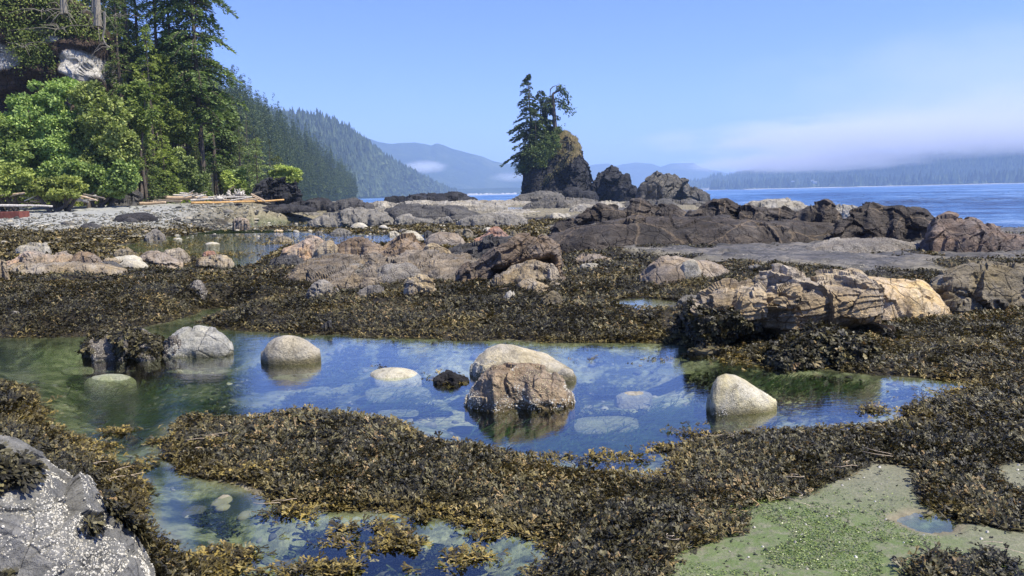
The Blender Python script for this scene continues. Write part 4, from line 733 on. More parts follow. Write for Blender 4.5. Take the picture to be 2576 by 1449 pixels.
    l('r5', [(1485, 548), (1510, 537), (1545, 538), (1570, 550)], 558, R('cream'), 'small flat stone near the bank of the far channel', z=.0, topz=.09, p=.9, dep=1., rough=.02, facet=0)
    l('r5', [(1242, 540), (1255, 505), (1290, 485), (1345, 474), (1385, 495), (1418, 540)], 556, R('mottle'), 'rough grey boulder on the left bank of the far channel', z=.04)
    l('r5', [(983, 385), (992, 356), (1040, 342), (1110, 334), (1180, 325), (1250, 325), (1310, 338), (1350, 375)], 404, R('dark'), 'largest smooth black slab on the upper beach', rough=.03, facet=.04)
    l('r5', [(1048, 400), (1080, 372), (1120, 361), (1170, 375), (1218, 402)], 412, R('slate'), 'lower dark slab leaning on the largest black one', rough=.03, facet=.04)
    l('r5', [(-20, 580), (10, 565), (45, 562), (88, 578)], 590, R('pale'), 'small white stone at the left edge of the weed flat', rough=.02, facet=0)
    l('r5', [(690, 436), (730, 415), (790, 408), (850, 425), (880, 440)], 452, R('slate'), 'flat dark grey stone at the edge of the brown weed flat', rough=.03)
    l('r5', [(885, 555), (900, 543), (960, 540), (982, 550)], 562, R('pale'), 'flat pale slab lying on the brown weed flat', rough=.02)
    l('r5', [(1600, 985), (1625, 940), (1670, 905), (1705, 900), (1745, 930), (1790, 1000)], 1035, R('mottle'), 'whitish grey stone half buried in the dark weed bank', z=.1, rough=.07)
    l('r5', [(55, 1188), (90, 1168), (130, 1163), (165, 1178)], 1196, R('grey'), 'small grey stone on the near left weed bank', z=.08)
    l('r5', [(840, 860), (900, 835), (980, 830), (1060, 850)], 870, R('grey'), 'thin layered grey stone in front of the sloping grey rock', z=.08, strata=.05)
    l('r5', [(1140, 870), (1220, 850), (1300, 870)], 885, R('slate'), 'low dark stone on the weed by the still channel', z=.05)
    l('r5', [(2320, 740), (2380, 712), (2450, 700), (2540, 692), (2600, 720)], 770, R('slate'), 'dark grey low rock beside the jagged light brown one', z=.08)
    l('V', [(288, 505), (296, 486), (314, 477), (336, 480), (350, 492), (356, 506)], 514, R('slate'), 'rugged grey boulder at the top of the beach under the alders', D=66, rough=.1, facet=.16, name='boulder')
    # --- little wooded stack on the left
    O['stack4'] = l('r2', [(265, 1025), (275, 960), (285, 890), (300, 850), (330, 850), (370, 845), (410, 868), (440, 862), (500, 868), (560, 862), (598, 872), (602, 930), (598, 1025)], 1040, R('darkfar'), 'small steep black sea stack topped with bushes beside the beach', D=74, z=1.2, name='sea_stack', p=.4, rough=.07, facet=.14, dep=.8, strata=.03, res=1.4)
    # --- shore rocks row at the foot of the far wood
    return O
def pebble_templates():
    out = []
    for s in range(7):
        nu, nv = 14, 9; th = np.linspace(0, 2*math.pi, nu); ph = np.linspace(0, math.pi, nv); a, b = np.meshgrid(th, ph, indexing='ij')
        d = np.stack([np.cos(a)*np.sin(b), np.sin(a)*np.sin(b), np.cos(b)], -1).reshape(-1, 3)
        r = np.full(len(d), 1.)
        rr = np.random.default_rng(s)
        for k in range(9):
            n_ = nrm(rr.normal(size=3)); c = d@n_; r = np.minimum(r, np.where(c > .2, rr.uniform(.62, .95)/np.maximum(c, .01), 9))
        v = d*r[:, None]*[1, .8, .5]; out.append((v, gridq(nu, nv)))
    return out
def build_cobbles():
    T = pebble_templates(); kinds = ['pale', 'grey', 'cream', 'tan', 'slate']
    meshes = {}
    for i, (v, q) in enumerate(T):
        for k in kinds:
            o = mesh('cobble', v, q, None, R(k)); meshes[(i, k)] = o.data; bpy.data.objects.remove(o)
    r = np.random.default_rng(11); n = 0
    zones = [(0, 700, 550, 575, 60, 'cobbles scattered along the lower beach', 'cobble lying on the lower beach between sand and weed'),
             (560, 1250, 545, 590, 75, 'stones scattered about the shallow flats', 'stone lying on the shallow flats among brown weed'),
             (350, 1000, 575, 612, 38, 'stones standing in the far channel', 'small stone in the water or on the edge of the far channel'),
             (470, 760, 514, 542, 60, 'broken stones on the upper beach', 'broken grey stone on the upper beach near the driftwood')]
    for x0, x1, y0, y1, cnt, grp, lb in zones:
        for _ in range(cnt):
            vx, vy = r.uniform(x0, x1), r.uniform(y0, y1); D = footD(vx, vy)
            if D > 120: continue
            p = at(vx, vy, D); kk = kinds[r.choice(5, p=[.3, .25, .15, .15, .15])]; s = r.lognormal(math.log(5.2), .5)/FV*D*(.7 if y0 < 520 else 1)
            if any(abs(p[0]-a) < w_ and abs(p[1]-b) < h_ for a, b, w_, h_ in FOOT): continue
            o = bpy.data.objects.new('cobble', meshes[(r.integers(0, 7), kk)]); C.objects.link(o)
            o.location = (p[0], p[1], max(p[2], -.02)+s*.12); o.rotation_euler = (r.uniform(-.2, .2), r.uniform(-.2, .2), r.uniform(0, 6.28)); o.scale = (s*r.uniform(.8, 1.3), s, s*r.uniform(.7, 1.3))
            tag(o, lb, 'stone', grp); n += 1
    # countless pebbles of the beach and flats
    pos, S = [], []
    for (x0, x1, y0, y1, cnt) in [(0, 760, 540, 574, 2300), (300, 1400, 538, 600, 1800), (480, 760, 514, 540, 900), (300, 500, 520, 545, 300)]:
        A = np.stack([r.uniform(x0, x1, cnt), r.uniform(y0, y1, cnt)], 1)
        for vx, vy in A:
            # cheap intersection: two fixed-point steps on the ground function are enough for pebbles
            pos.append((vx, vy))
    D = np.full(len(pos), 55.); pos = np.array(pos); rr = np.array([ray(a, b) for a, b in pos])
    for _ in range(14):
        g_ = ground(rr[:, 0]*D, D); Dn = np.where(rr[:, 2] < -1e-4, (g_-CAMH)/np.minimum(rr[:, 2], -1e-4), 200); D = np.clip(.6*D+.4*Dn, 20, 95)
    x, y = rr[:, 0]*D, D; z = ground(x, y); s = r.lognormal(math.log(.05), .5, len(x))*np.clip(D/45, .6, 1.6); m = (D < 90)
    Rm = rotm(r.uniform(0, 6.28, m.sum()), r.normal(0, .2, m.sum()), r.normal(0, .2, m.sum()))
    tt = [(v[:, :], q) for v, q in T[:4]]
    v, q, rn, _ = stamp(tt, np.stack([x, y, z+.02], 1)[m], Rm, s[m], r.random(m.sum()))
    g = N('mixed pebbles'); c = g.ramp(g.attr('rnd'), [(0, L(62, 62, 58)), (.35, L(92, 92, 84)), (.6, L(118, 117, 106)), (.85, L(140, 133, 112)), (1, L(176, 172, 156))])
    c = g.mix(.5, c, g.mix(1., c, g.ramp(g.noise(g.pos(), 12, 5, .7), [(.3, .5), (.65, 1.2)]), 'MULTIPLY'))
    o = mesh('pebbles', v, q, None, g.done(g.bsdf(c, .85)), None, True, {'rnd': rn}); tag(o, 'countless grey and tan pebbles strewn over the beach and flats', 'pebbles', None, 'stuff')
# ------------------------------------------------------------------ vegetation
def conifer_mesh(acc, wood, H, Rr, seed, crown0=.15, nb=70, per=60, droop=.35, card=(.34, .13), lean=0., gap=.15, azfun=None, top=1., stubs=0, trunk_r=None, flat=.5, pw=.85):
    r = np.random.default_rng(seed); tr = trunk_r or H*.014
    zz = np.linspace(0, H, 14); cx = lean*(zz/H)**2*H+fbm(np.stack([zz*.15, zz*0, zz*0+seed], 1), 2, seed)*H*.012*(zz/H)
    cyy = fbm(np.stack([zz*.15, zz*0+5, zz*0+seed], 1), 2, seed+1)*H*.012*(zz/H)
    wood.tube(np.stack([cx, cyy, zz-.0], 1), tr*(1-zz/H*.93), 8, .5)
    hs = crown0+(1-crown0)*np.sort(r.random(nb))**.9; hs = np.concatenate([hs, np.linspace(.93, .995, 8)])
    for h in hs:
        t = (h-crown0)/(1-crown0); L_ = Rr*(1-t)**pw*r.uniform(.55, 1.15)+.03*Rr; az = r.uniform(0, 2*math.pi)
        if azfun: L_ *= azfun(az, t)
        if L_ < .05: continue
        if r.random() < gap*.6: L_ *= .4
        c = np.array([np.interp(h*H, zz, cx), np.interp(h*H, zz, cyy), h*H]); dh = np.array([math.cos(az), math.sin(az), 0])
        s = np.linspace(0, 1, 6); up = r.uniform(.05, .3)*(1 if t < .8 else 2.5); cur = c+dh*(s*L_)[:, None]+np.array([0, 0, 1.])*((up*s-(droop+up)*s**2*1.1)*L_)[:, None]
        wood.tube(cur, np.linspace(tr*.22, tr*.04, 6)*(1-.6*t), 4, .5, False)
        m = max(6, int(per*(.35+L_/Rr))); sp = r.uniform(.12, 1, m)**.8; P = np.stack([np.interp(sp, s, cur[:, k]) for k in range(3)], 1)
        side = np.array([-dh[1], dh[0], 0]); sgn = r.choice([-1., 1.], m)[:, None]; wdt = (.26*L_*(1-sp*.75)+.1)[:, None]*r.random((m, 1))
        P = P+side*sgn*wdt+np.array([0, 0, 1.])*(-wdt*.35+r.normal(0, .05, (m, 1)))
        d = dh*r.uniform(.3, 1., (m, 1))+side*sgn*r.uniform(.2, 1, (m, 1))+np.array([0, 0, 1.])*r.uniform(-.75, .25, (m, 1))
        n_ = nrm(np.array([0, 0, 1.])*flat*2+r.normal(0, .6, (m, 3))); sc_ = r.uniform(.6, 1.3, m)*(1-.55*t)
        acc.cards(P, d, n_, card[0]*sc_, card[1]*sc_, r.random(m)*.6+.25*r.random()+.1*(t))
    for k in range(stubs):
        h = r.uniform(.12, .55)*H; az = r.uniform(0, 6.28); c = np.array([np.interp(h, zz, cx), 0, h]); e = c+np.array([math.cos(az), math.sin(az), r.uniform(-.3, .1)])*r.uniform(.5, 1.9)
        wood.tube([c, (c+e)/2+[0, 0, .1], e], [tr*.25, tr*.15, tr*.06], 4, .9, False)
def broad_mesh(acc, wood, lobes, n, card, seed, stems=5, inner=.25):
    r = np.random.default_rng(seed); sub_ = []
    for (x, y, z, a, b, c) in lobes:
        sub_.append((x, y, z, a*.66, b*.66, c*.66))
        for _ in range(13):
            d = nrm(r.normal(size=3)+[0, -.3, .15]); k = r.uniform(.18, .38); f = r.uniform(.66, 1.06); sub_.append((x+d[0]*a*f, y+d[1]*b*f, z+d[2]*c*f, a*k*r.uniform(.8, 1.5), b*k, c*k*r.uniform(.6, 1.)))
    lobes = sub_; vol = np.array([a*b*c for (_, _, _, a, b, c) in lobes])**(2/3.); vol /= vol.sum()
    for (x, y, z, a, b, c), wq in zip(lobes, vol):
        m = max(4, int(n*1.25*wq)); d = nrm(r.normal(size=(m, 3))); rr = 1+.38*fbm(d*2.1+seed+x, 4, seed)
        rr = rr*np.where(r.random(m) < inner, r.uniform(.5, .9, m), r.uniform(.88, 1.06, m)); P = np.array([x, y, z])+d*rr[:, None]*np.array([a, b, c]); 
        clump = vn(P*1.1, seed+3); keep = (clump > .22); P, d = P[keep], d[keep]; m = len(P)
        dd = nrm(d*.5+r.normal(0, .6, (m, 3))+[0, 0, -.15]); nn_ = nrm(d*.8+np.array([0, 0, .7])+r.normal(0, .45, (m, 3)))
        s = r.uniform(.6, 1.35, m); acc.cards(P, dd, nn_, card[0]*s, card[1]*s, np.clip(r.random(m)*.55+.45*vn(P*.8, seed+8), 0, 1))
    c = np.mean([(l[0], l[1]) for l in lobes], 0)
    for k in range(stems):
        l_ = lobes[r.integers(0, len(lobes))]; e = np.array([l_[0], l_[1], l_[2]]); b = np.array([c[0]+r.normal(0, .4), c[1]+r.normal(0, .4), 0]); mid = (b+e)/2+r.normal(0, .3, 3)
        wood.tube([b, mid, e], [.16, .1, .04], 6, .5)
def tree(name, label, cat, loc, crown, wood, lm, bm, group=None, rz=0.):
    e = empty(name, loc); e.rotation_euler = (0, 0, rz); tag(e, label, cat, group); wood.build('trunk', bm, e); crown.build('crown', lm, e); return e
def build_vegetation():
    BK = barkmat('grey brown bark', L(52, 44, 38), L(116, 106, 94)); PB = barkmat('pale dead wood', L(104, 98, 86), L(166, 158, 140))
    SP = leafmat('spruce needles', L(28, 42, 18), L(64, 86, 34), L(128, 146, 66), .25)
    SPB = leafmat('island spruce needles', L(22, 36, 22), L(46, 64, 34), L(96, 112, 60), .2)
    HM = leafmat('hemlock needles', L(40, 58, 14), L(98, 120, 34), L(160, 172, 66), .35)
    AL = leafmat('alder leaves', L(36, 52, 16), L(92, 118, 42), L(160, 180, 84), .3)
    AL2 = leafmat('pale alder leaves', L(46, 64, 22), L(112, 132, 52), L(180, 194, 104), .3)
    YG = leafmat('bright shrub leaves', L(58, 70, 18), L(110, 126, 38), L(162, 172, 66), .25)
    UG = leafmat('cliff undergrowth leaves', L(34, 50, 16), L(82, 104, 30), L(150, 162, 62), .3)
    MG = leafmat('second growth needles', L(34, 50, 22), L(76, 94, 40), L(140, 152, 76), .25)
    # --- bluff
    g = N('bluff rock'); P = g.pos(); n = g.noise(P, .55, 7, .7); f = g.noise(P, 5, 6, .7)
    base = g.ramp(g.math('ADD', g.math('MULTIPLY', n, .6), g.math('MULTIPLY', f, .4)), [(.35, L(44, 36, 30)), (.55, L(82, 68, 58)), (.7, L(116, 100, 86))])
    pale = g.ramp(f, [(.3, L(120, 116, 108)), (.6, L(212, 208, 198))]); col = g.mix(g.attr('pale'), base, pale)
    vo = g.n('TexVoronoi', {'Vector': g.noise_vec(P, .8), 'Scale': .9}, feature='DISTANCE_TO_EDGE').outputs[0]; col = g.mix(1., col, g.ramp(vo, [(0, .45), (.05, 1)]), 'MULTIPLY')
    bm_ = g.done(g.bsdf(col, .9, g.bump(g.math('ADD', n, g.math('MULTIPLY', f, .4)), 1., .5)))
    nu, nv = 260, 150; vx = np.linspace(-900, 345, nu); D = np.interp(vx, [-900, 0, 200, 290, 345], [60, 70, 73, 76, 84])
    zt = np.interp(vx, [-900, 0, 240, 290, 345], [26, 22, 19.5, 16.5, 7]); v = np.linspace(0, 1, nv)
    X = np.array([at(a, 500, d)[0] for a, d in zip(vx, D)]); Z = 1.2+(zt[:, None]-1.2)*v[None]; Y = np.repeat(D[:, None], nv, 1)
    off = np.interp(Z, [1, 6, 9, 10.5, 12.4, 13.2, 15.6, 16.6, 17.4, 19, 22, 26], [-1.5, 0, 1.1, 1.5, 1.0, -.5, -.8, -.1, -1.1, -1.0, 1.2, 3.])
    q = np.stack([np.repeat(X[:, None], nv, 1).ravel(), Y.ravel()*0, Z.ravel()], 1)
    Y = Y+off+(fbm(q*.35, 5, 3)*1.7+cells(q*.42, 5)*1.1+cells(q*1.3, 6)*.25).reshape(nu, nv)
    Xg = np.repeat(X[:, None], nv, 1)+fbm(q*.5+9, 3, 4).reshape(nu, nv)*.4; V_ = np.stack([Xg, Y, Z], -1)
    top = V_[:, -1:].copy(); tb = top.copy(); tb[..., 1] += 22; tb[..., 2] -= 7; allv = np.concatenate([V_, tb], 1)
    pale_ = np.zeros((nu, nv+1))
    for (px, py, rx, ry) in [(15, 158, 62, 34), (60, 165, 22, 14), (190, 160, 36, 34), (268, 150, 30, 36), (255, 180, 40, 16), (110, 80, 26, 8), (135, 100, 20, 8)]:
        c = at(px, py, 73); pale_[:, :nv] = np.maximum(pale_[:, :nv], np.exp(-(((Xg-c[0])/(rx/FV*73))**2+((Z-c[2])/(ry/FV*73))**2)**1.4))
    pale_ = sst(.3, .55, pale_+.3*np.pad(fbm(q*1.2, 4, 8).reshape(nu, nv), ((0, 0), (0, 1))))
    o = mesh('cliff', allv.reshape(-1, 3), gridq(nu, nv+1), None, bm_, None, True, {'pale': pale_.ravel()}); tag(o, 'brown overhanging bluff with pale patches behind the alders', None, None, 'structure')
    # slope behind the trees
    g2 = N('wooded slope soil'); sm = g2.done(g2.bsdf(g2.ramp(g2.noise(g2.pos(), .6, 5), [(.35, L(18, 22, 12)), (.65, L(44, 46, 24))]), .95))
    samp = hill('wooded_slope', 'dark wooded slope behind the beach', [(200, 40), (300, 150), (400, 250), (500, 340), (580, 420), (640, 470), (690, 498)], [102, 104, 110, 122, 150], [76, 76, 78, 84, 100, 140], 1.2, sm, 60, 24, .05, 21)
    # undergrowth draped on the bluff: stuff
    acc = Acc(); r = np.random.default_rng(5)
    nrmv = nrm(np.cross(np.gradient(V_, axis=0), np.gradient(V_, axis=1)).reshape(-1, 3)); nrmv *= -np.sign((nrmv[:, 1]).mean()) if nrmv[:, 1].mean() > 0 else 1
    flat = V_.reshape(-1, 3); PP = []
    m = 150000; idx = r.integers(0, len(flat), m); c = flat[idx]; j = c+r.normal(0, .25, (m, 3))
    pz = c[:, 2]; pnoise = fbm(c*.28+4, 4, 41)*1.25
    px_v = np.interp(c[:, 0], X, vx)
    keep = ((pz > 16.8+2.*pnoise) | ((pz > 12.6) & (pnoise > .14)) | ((pz > 13.5) & (np.abs(px_v-115) < 52+20*pnoise)) | (pz < 5)) & (pale_[:, :nv].ravel()[idx] < .55)
    j = j[keep]; nv_ = nrmv[idx][keep]; out = r.random(len(j))**1.7*1.1*(.4+vn(j*.9, 4)); j = j+nv_*out[:, None]+np.array([0, -.35, .3])*out[:, None]
    acc.cards(j, nrm(r.normal(0, 1, (len(j), 3))+nv_*.5+[0, -.2, -.2]), nrm(nv_*.6+r.normal(0, .4, (len(j), 3))+[.2, -.2, .7]), .24*r.uniform(.6, 1.3, len(j)), .12, np.clip(.65*vn(j*.6, 9)+.5*r.random(len(j)), 0, 1))
    o = acc.build('cliff_undergrowth', UG); tag(o, 'yellow green undergrowth draped over the bluff', 'undergrowth', None, 'stuff')
    # --- alders in front of the bluff
    def px(vx_, vy_, D_): return at(vx_, vy_, D_)
    def lobes_from(ls, D_, base):
        out = []
        for (x, y, rx, ry) in ls: p = px(x, y, D_); out.append((p[0]-base[0], p[1]-base[1]+RNG.uniform(-.8, .8), p[2]-base[2], rx/FV*D_, rx/FV*D_*.9, ry/FV*D_))
        return out
    def alder(x, D_, ls, n, mat, label, seed, card=(.24, .15), name='alder_tree', cat='tree', inner=.25):
        b = px(x, 505, D_); b[2] = gz(b[0], b[1]); a, w_ = Acc(), Acc(); broad_mesh(a, w_, lobes_from(ls, D_, b), n, card, seed, 5, inner); return tree(name, label, cat, b, a, w_, mat, BK)
    alder(140, 64, [(110, 265, 62, 60), (150, 235, 44, 44), (80, 320, 60, 60), (150, 340, 70, 70), (100, 390, 66, 60), (170, 420, 70, 60), (60, 300, 36, 40), (200, 380, 50, 60)], 42000, AL, 'large bright green alder standing against the bluff', 31)
    alder(250, 63, [(235, 260, 44, 55), (265, 300, 56, 60), (225, 330, 55, 60), (290, 350, 44, 60), (250, 400, 62, 60), (300, 420, 40, 50), (205, 250, 30, 36)], 34000, AL2, 'paler yellowish alder leaning right of the large one', 32)
    alder(210, 61.5, [(190, 440, 60, 44), (250, 450, 55, 40), (140, 455, 40, 30), (300, 460, 40, 36), (330, 440, 26, 36)], 17000, AL, 'low dark green alder at the foot of the two tall ones', 33)
    alder(20, 62, [(10, 330, 36, 40), (20, 370, 44, 44), (-30, 350, 50, 60), (35, 420, 40, 34), (-40, 430, 60, 50), (60, 400, 30, 30)], 20000, AL, 'green alder cut by the left edge', 34)
    alder(15, 58, [(10, 435, 44, 22), (50, 445, 36, 18), (-30, 440, 40, 24), (20, 465, 50, 20), (-40, 470, 50, 22), (20, 484, 60, 12), (70, 482, 30, 12)], 13000, YG, 'bright yellow green shrub at the left edge above the driftwood', 35, (.2, .13), 'shrub', 'shrub')
    alder(150, 57, [(120, 468, 34, 18), (150, 462, 30, 16), (178, 470, 28, 18), (105, 478, 26, 12), (130, 486, 50, 12), (175, 488, 34, 10)], 9000, YG, 'bright yellow green shrub above the broken driftwood', 36, (.2, .13), 'shrub', 'shrub')
    alder(600, 84, [(590, 455, 22, 26), (612, 475, 22, 18), (580, 480, 24, 18), (598, 440, 12, 16)], 6000, YG, 'bright green shrub beside the little wooded stack', 37, (.26, .16), 'shrub', 'shrub')
    alder(430, 76, [(410, 440, 30, 40), (440, 430, 34, 46), (470, 460, 34, 36), (500, 470, 30, 30), (440, 475, 40, 22), (480, 420, 20, 30)], 19000, MG, 'grey green bushy tree at the back of the beach', 38)
    alder(320, 68, [(345, 250, 34, 34), (360, 300, 30, 40), (335, 330, 26, 40), (320, 290, 16, 30)], 9000, UG, 'yellowish broadleaf tree in the dark hollow right of the alders', 39)
    alder(560, 90, [(540, 260, 34, 30), (560, 300, 34, 40), (575, 350, 28, 40), (550, 400, 40, 50), (570, 440, 30, 40)], 15000, SP, 'dark bushy tree on the right side of the two tall spruces', 40)
    alder(390, 78, [(400, 185, 36, 40), (430, 240, 40, 44), (390, 250, 36, 40), (440, 300, 40, 44), (400, 330, 40, 40), (470, 330, 30, 40), (370, 200, 24, 30)], 26000, HM, 'yellow green hanging foliage of a broad tree beside the spruces', 44)
    # --- hero conifers (beach level)
    def con(x, ytop, D_, Rm, label, seed, mat=SP, ybase=500, nb=70, per=60, c0=.15, name='spruce_tree', zb=None, group=None, **k):
        b = px(x, ybase, D_); b[2] = (gz(b[0], b[1]) if zb is None else zb)-.2; H = px(x, ytop, D_)[2]-b[2]; a, w_ = Acc(), Acc()
        conifer_mesh(a, w_, H, Rm, seed, c0, nb, per, **k); return tree(name, label, 'tree', b, a, w_, mat, BK, group)
    con(516, -520, 80, 4.3, 'tallest dark spruce whose trunk shows bare at the right of the wood', 51, nb=330, per=120, c0=.2, stubs=26, droop=.35, gap=.3, pw=.32, card=(.46, .17), trunk_r=.30)
    con(455, -420, 81, 3.5, 'tall thin spruce just left of the tallest one', 52, nb=240, per=100, c0=.2, stubs=10, droop=.35, gap=.3, pw=.35, card=(.44, .16), trunk_r=.24)
    con(545, 60, 87, 3., 'shorter dark spruce behind the bare trunk of the tallest', 53, nb=80, per=70, c0=.1, droop=.35, pw=.6)
    con(420, -160, 80, 3., 'dense spruce behind the tall thin one', 54, nb=100, per=80, c0=.1, pw=.6)
    con(375, -160, 82, 3.2, 'dense dark spruce nearest to the bluff edge', 55, nb=110, per=80, c0=.1, pw=.6)
    con(325, -60, 77, 2.8, 'dark spruce hard against the right corner of the bluff', 63, nb=110, per=90, c0=.05, pw=.6)
    con(395, 60, 75, 2.6, 'mid green hemlock standing before the dense spruce', 64, HM, nb=90, per=80, c0=.05, pw=.6, name='hemlock_tree')
    con(345, -220, 88, 3.6, 'very tall spruce rising behind the bluff edge', 56, nb=110, per=80, c0=.2, pw=.6)
    con(480, 180, 84, 3.4, 'dark spruce filling the gap between the two tall ones', 57, nb=90, per=80, c0=.05, pw=.7)
    con(372, 338, 69, 2.3, 'small dark spruce with layered boughs at the front of the wood', 58, nb=80, per=80, c0=.02, droop=.2, pw=.8, card=(.26, .1), trunk_r=.1)
    con(330, 392, 69, 1.6, 'smallest dark spruce left of the layered one', 59, nb=60, per=60, c0=.02, droop=.2, pw=.8, card=(.24, .1), trunk_r=.08)
    con(418, 300, 73, 2.1, 'yellow green hemlock behind the small layered spruce', 60, HM, nb=80, per=70, c0=.05, pw=.8, trunk_r=.12, name='hemlock_tree')
    con(372, 215, 72, 2.2, 'taller yellow green hemlock in the middle of the wood', 61, HM, nb=90, per=70, c0=.05, pw=.8, trunk_r=.14, name='hemlock_tree')
    con(500, 370, 78, 2.1, 'dull green hemlock in front of the bare spruce trunk', 62, MG, nb=60, per=60, c0=.05, pw=.8, trunk_r=.12, name='hemlock_tree')
    # bluff top trees
    lab = ['thick trunked conifer on the bluff top', 'slim conifer on the bluff top']
    proto = None
    gp = 'conifers standing on top of the bluff'
    for k, (x, D_, H, Rm) in enumerate([(-60, 80, 15, 3), (30, 84, 16, 3.2), (110, 82, 14, 3), (180, 80, 15, 2.8), (245, 82, 16, 3), (300, 84, 17, 3), (-160, 82, 16, 3), (70, 92, 18, 3.5), (220, 92, 17, 3.5), (-240, 80, 14, 3), (-330, 84, 16, 3), (320, 80, 13, 2.6)]):
        b = px(x, 100, D_); b[2] = np.interp(x, [-300, 250, 300, 330], [20.5, 19., 16.5, 13.])
        if k in (0, 1, 2):
            a, w_ = Acc(), Acc(); conifer_mesh(a, w_, 16, 3.2, 70+k, .12, 90, 70, droop=.35, pw=.6); t = tree('conifer', 'conifer on the bluff top whose crown rises out of the frame', 'tree', b, a, w_, [SP, MG, SP][k], BK, gp); proto = (proto or [])+[t]
        else: t = copy_tree(proto[k % 3]); t.location = b
        t.scale = (Rm/3.2, Rm/3.2, H/16); t.rotation_euler = (0, 0, k*1.7)
    # wood behind on the slope
    P = samp(34, 8, 0., 1.); pro = []
    for k, p in enumerate(P):
        if k < 3:
            a, w_ = Acc(), Acc(); conifer_mesh(a, w_, 15, 3., 80+k, .05, 80, 60, droop=.35, pw=.7, card=(.42, .17)); t = tree('conifer', 'conifer in the dense wood on the slope behind the tall spruces', 'tree', p, a, w_, [SP, SP, MG][k], BK, 'conifers in the wood behind the spruces'); pro.append(t)
        else: t = copy_tree(pro[k % 3]); t.location = p
        s = RNG.uniform(.6, 1.); t.scale = (s, s, s*RNG.uniform(.85, 1.15)); t.rotation_euler = (0, 0, RNG.uniform(0, 6.28))
    # dead snags on the bluff
    for k, (pts, rr, lb) in enumerate([([(660, -60), (664, 60), (668, 180)], .34, 'thick grey dead trunk standing on the bluff edge'), ([(440, -60), (442, 30), (446, 92)], .22, 'pale dead trunk stump on the bluff top'), ([(632, -60), (636, 40), (640, 90)], .16, 'thin dead trunk beside the thick grey one'),
                           ([(712, 80), (714, 160), (712, 200), (700, 250), (716, 300), (752, 322)], .12, 'curved dead branch hanging down from the bluff edge'), ([(420, -40), (424, 60), (430, 100)], .18, 'broken pale snag leaning on the bluff')]):
        b = None; w_ = Acc(); W3 = np.array([px(*q_, 71.) for q_ in V('r1', pts)]); b = W3[-1].copy() if k != 3 else W3[0].copy(); w_.tube(W3-b, np.linspace(rr*.7, rr, len(W3)) if k != 3 else np.linspace(rr, rr*.3, len(W3)), 7)
        rr_ = np.random.default_rng(k); Q = Acc()
        for _ in range(7):
            i = rr_.integers(0, len(W3)); s0 = W3[i]-b; dd = np.array([rr_.choice([-1, 1.])*rr_.uniform(.3, 1.1), rr_.uniform(-1, .2), rr_.uniform(-.9, .6)]); pts_ = [s0, s0+dd*.5+[0, 0, .2], s0+dd+[0, 0, -.1], s0+dd*1.4+[0, 0, -.5]]
            Q.tube(pts_, [.035, .024, .014, .007], 4, .5, False)
        e = empty('dead_tree', b); tag(e, lb, 'dead tree'); w_.build('trunk', PB, e); Q.build('branches', PB, e)
    for k, (x, y) in enumerate([(110, 30), (300, 45), (150, 75), (60, 120)]):
        b = px(x, y, 70.); Q = Acc(); rr_ = np.random.default_rng(90+k)
        for _ in range(9):
            dd = np.array([rr_.normal(0, 1.2), rr_.uniform(-.8, .0), rr_.uniform(-.5, .5)]); Q.tube([dd*0, dd*.4+[0, 0, .25], dd*.8+[0, 0, .15], dd*1.2+rr_.normal(0, .2, 3)-[0, 0, .2]], [.035, .025, .015, .008], 4, .5, False)
        o = Q.build('dead_branch', PB); o.location = b; tag(o, ['pale tangle of bare branches high on the bluff above its pale rock', 'pale bare branches spreading from the bluff top beside the thick trunk', 'bare grey twigs caught in the bluff undergrowth', 'dead branch sticking out over the pale rock patch'][k], 'branch')
    # --- trees on the near hillside (individuals) + the rest as stuff
    soil = forestmat('near hill floor', L(20, 28, 14), L(36, 48, 22), L(58, 68, 34), .12)
    s1 = hill('wooded_hill', 'near hillside covered with conifers running down to the shore', [(430, 180), (560, 262), (620, 278), (680, 308), (740, 350), (800, 392), (850, 432), (895, 486)], [330, 380, 460, 620, 800], [135, 150, 210, 330, 520, 780], .3, soil, 160, 60, .05, 25)
    HS = leafmat('hillside needles', L(18, 30, 14), L(40, 56, 24), L(92, 106, 52), .15); HM2 = leafmat('hillside hemlock needles', L(26, 40, 16), L(60, 76, 30), L(120, 130, 66), .2)
    T = []
    for k, (m_, H, Rm, nb, per) in enumerate([(HS, 18, 2.6, 46, 26), (HM2, 17, 2.9, 44, 24), (HS, 19, 2.2, 44, 22), (HM2, 15, 3.2, 36, 26), (HS, 17, 2.4, 46, 24)]):
        a, w_ = Acc(), Acc(); conifer_mesh(a, w_, H, Rm, 120+k, .06, nb, per, droop=.3, pw=.75, card=(.95, .42), trunk_r=.25)
        t = tree('conifer', 'conifer of the near hillside wood that runs down to the shore', 'tree', (0, 0, 0), a, w_, m_, BK, 'conifers on the near hillside'); T.append(t)
    P = s1(1050, 4, 0., 1., 0.); r = np.random.default_rng(4); order = np.argsort(P[:, 1]); P = P[order]; used = 0
    sel = P[:235]
    for k, p in enumerate(sel):
        t = T[k] if k < 5 else copy_tree(T[r.integers(0, 5)]); t.location = p; s = r.uniform(.75, 1.3); t.scale = (s*r.uniform(.9, 1.2), s*r.uniform(.9, 1.2), s*r.uniform(.85, 1.1)); t.rotation_euler = (0, 0, r.uniform(0, 6.28))
    rest = P[235:]
    pos = []; acc = Acc(); v0 = []; 
    # merged copies of two of the tree crowns
    ms = [T[0].children, T[1].children, T[4].children]
    VS, QS, RS, off = [], [], [], 0
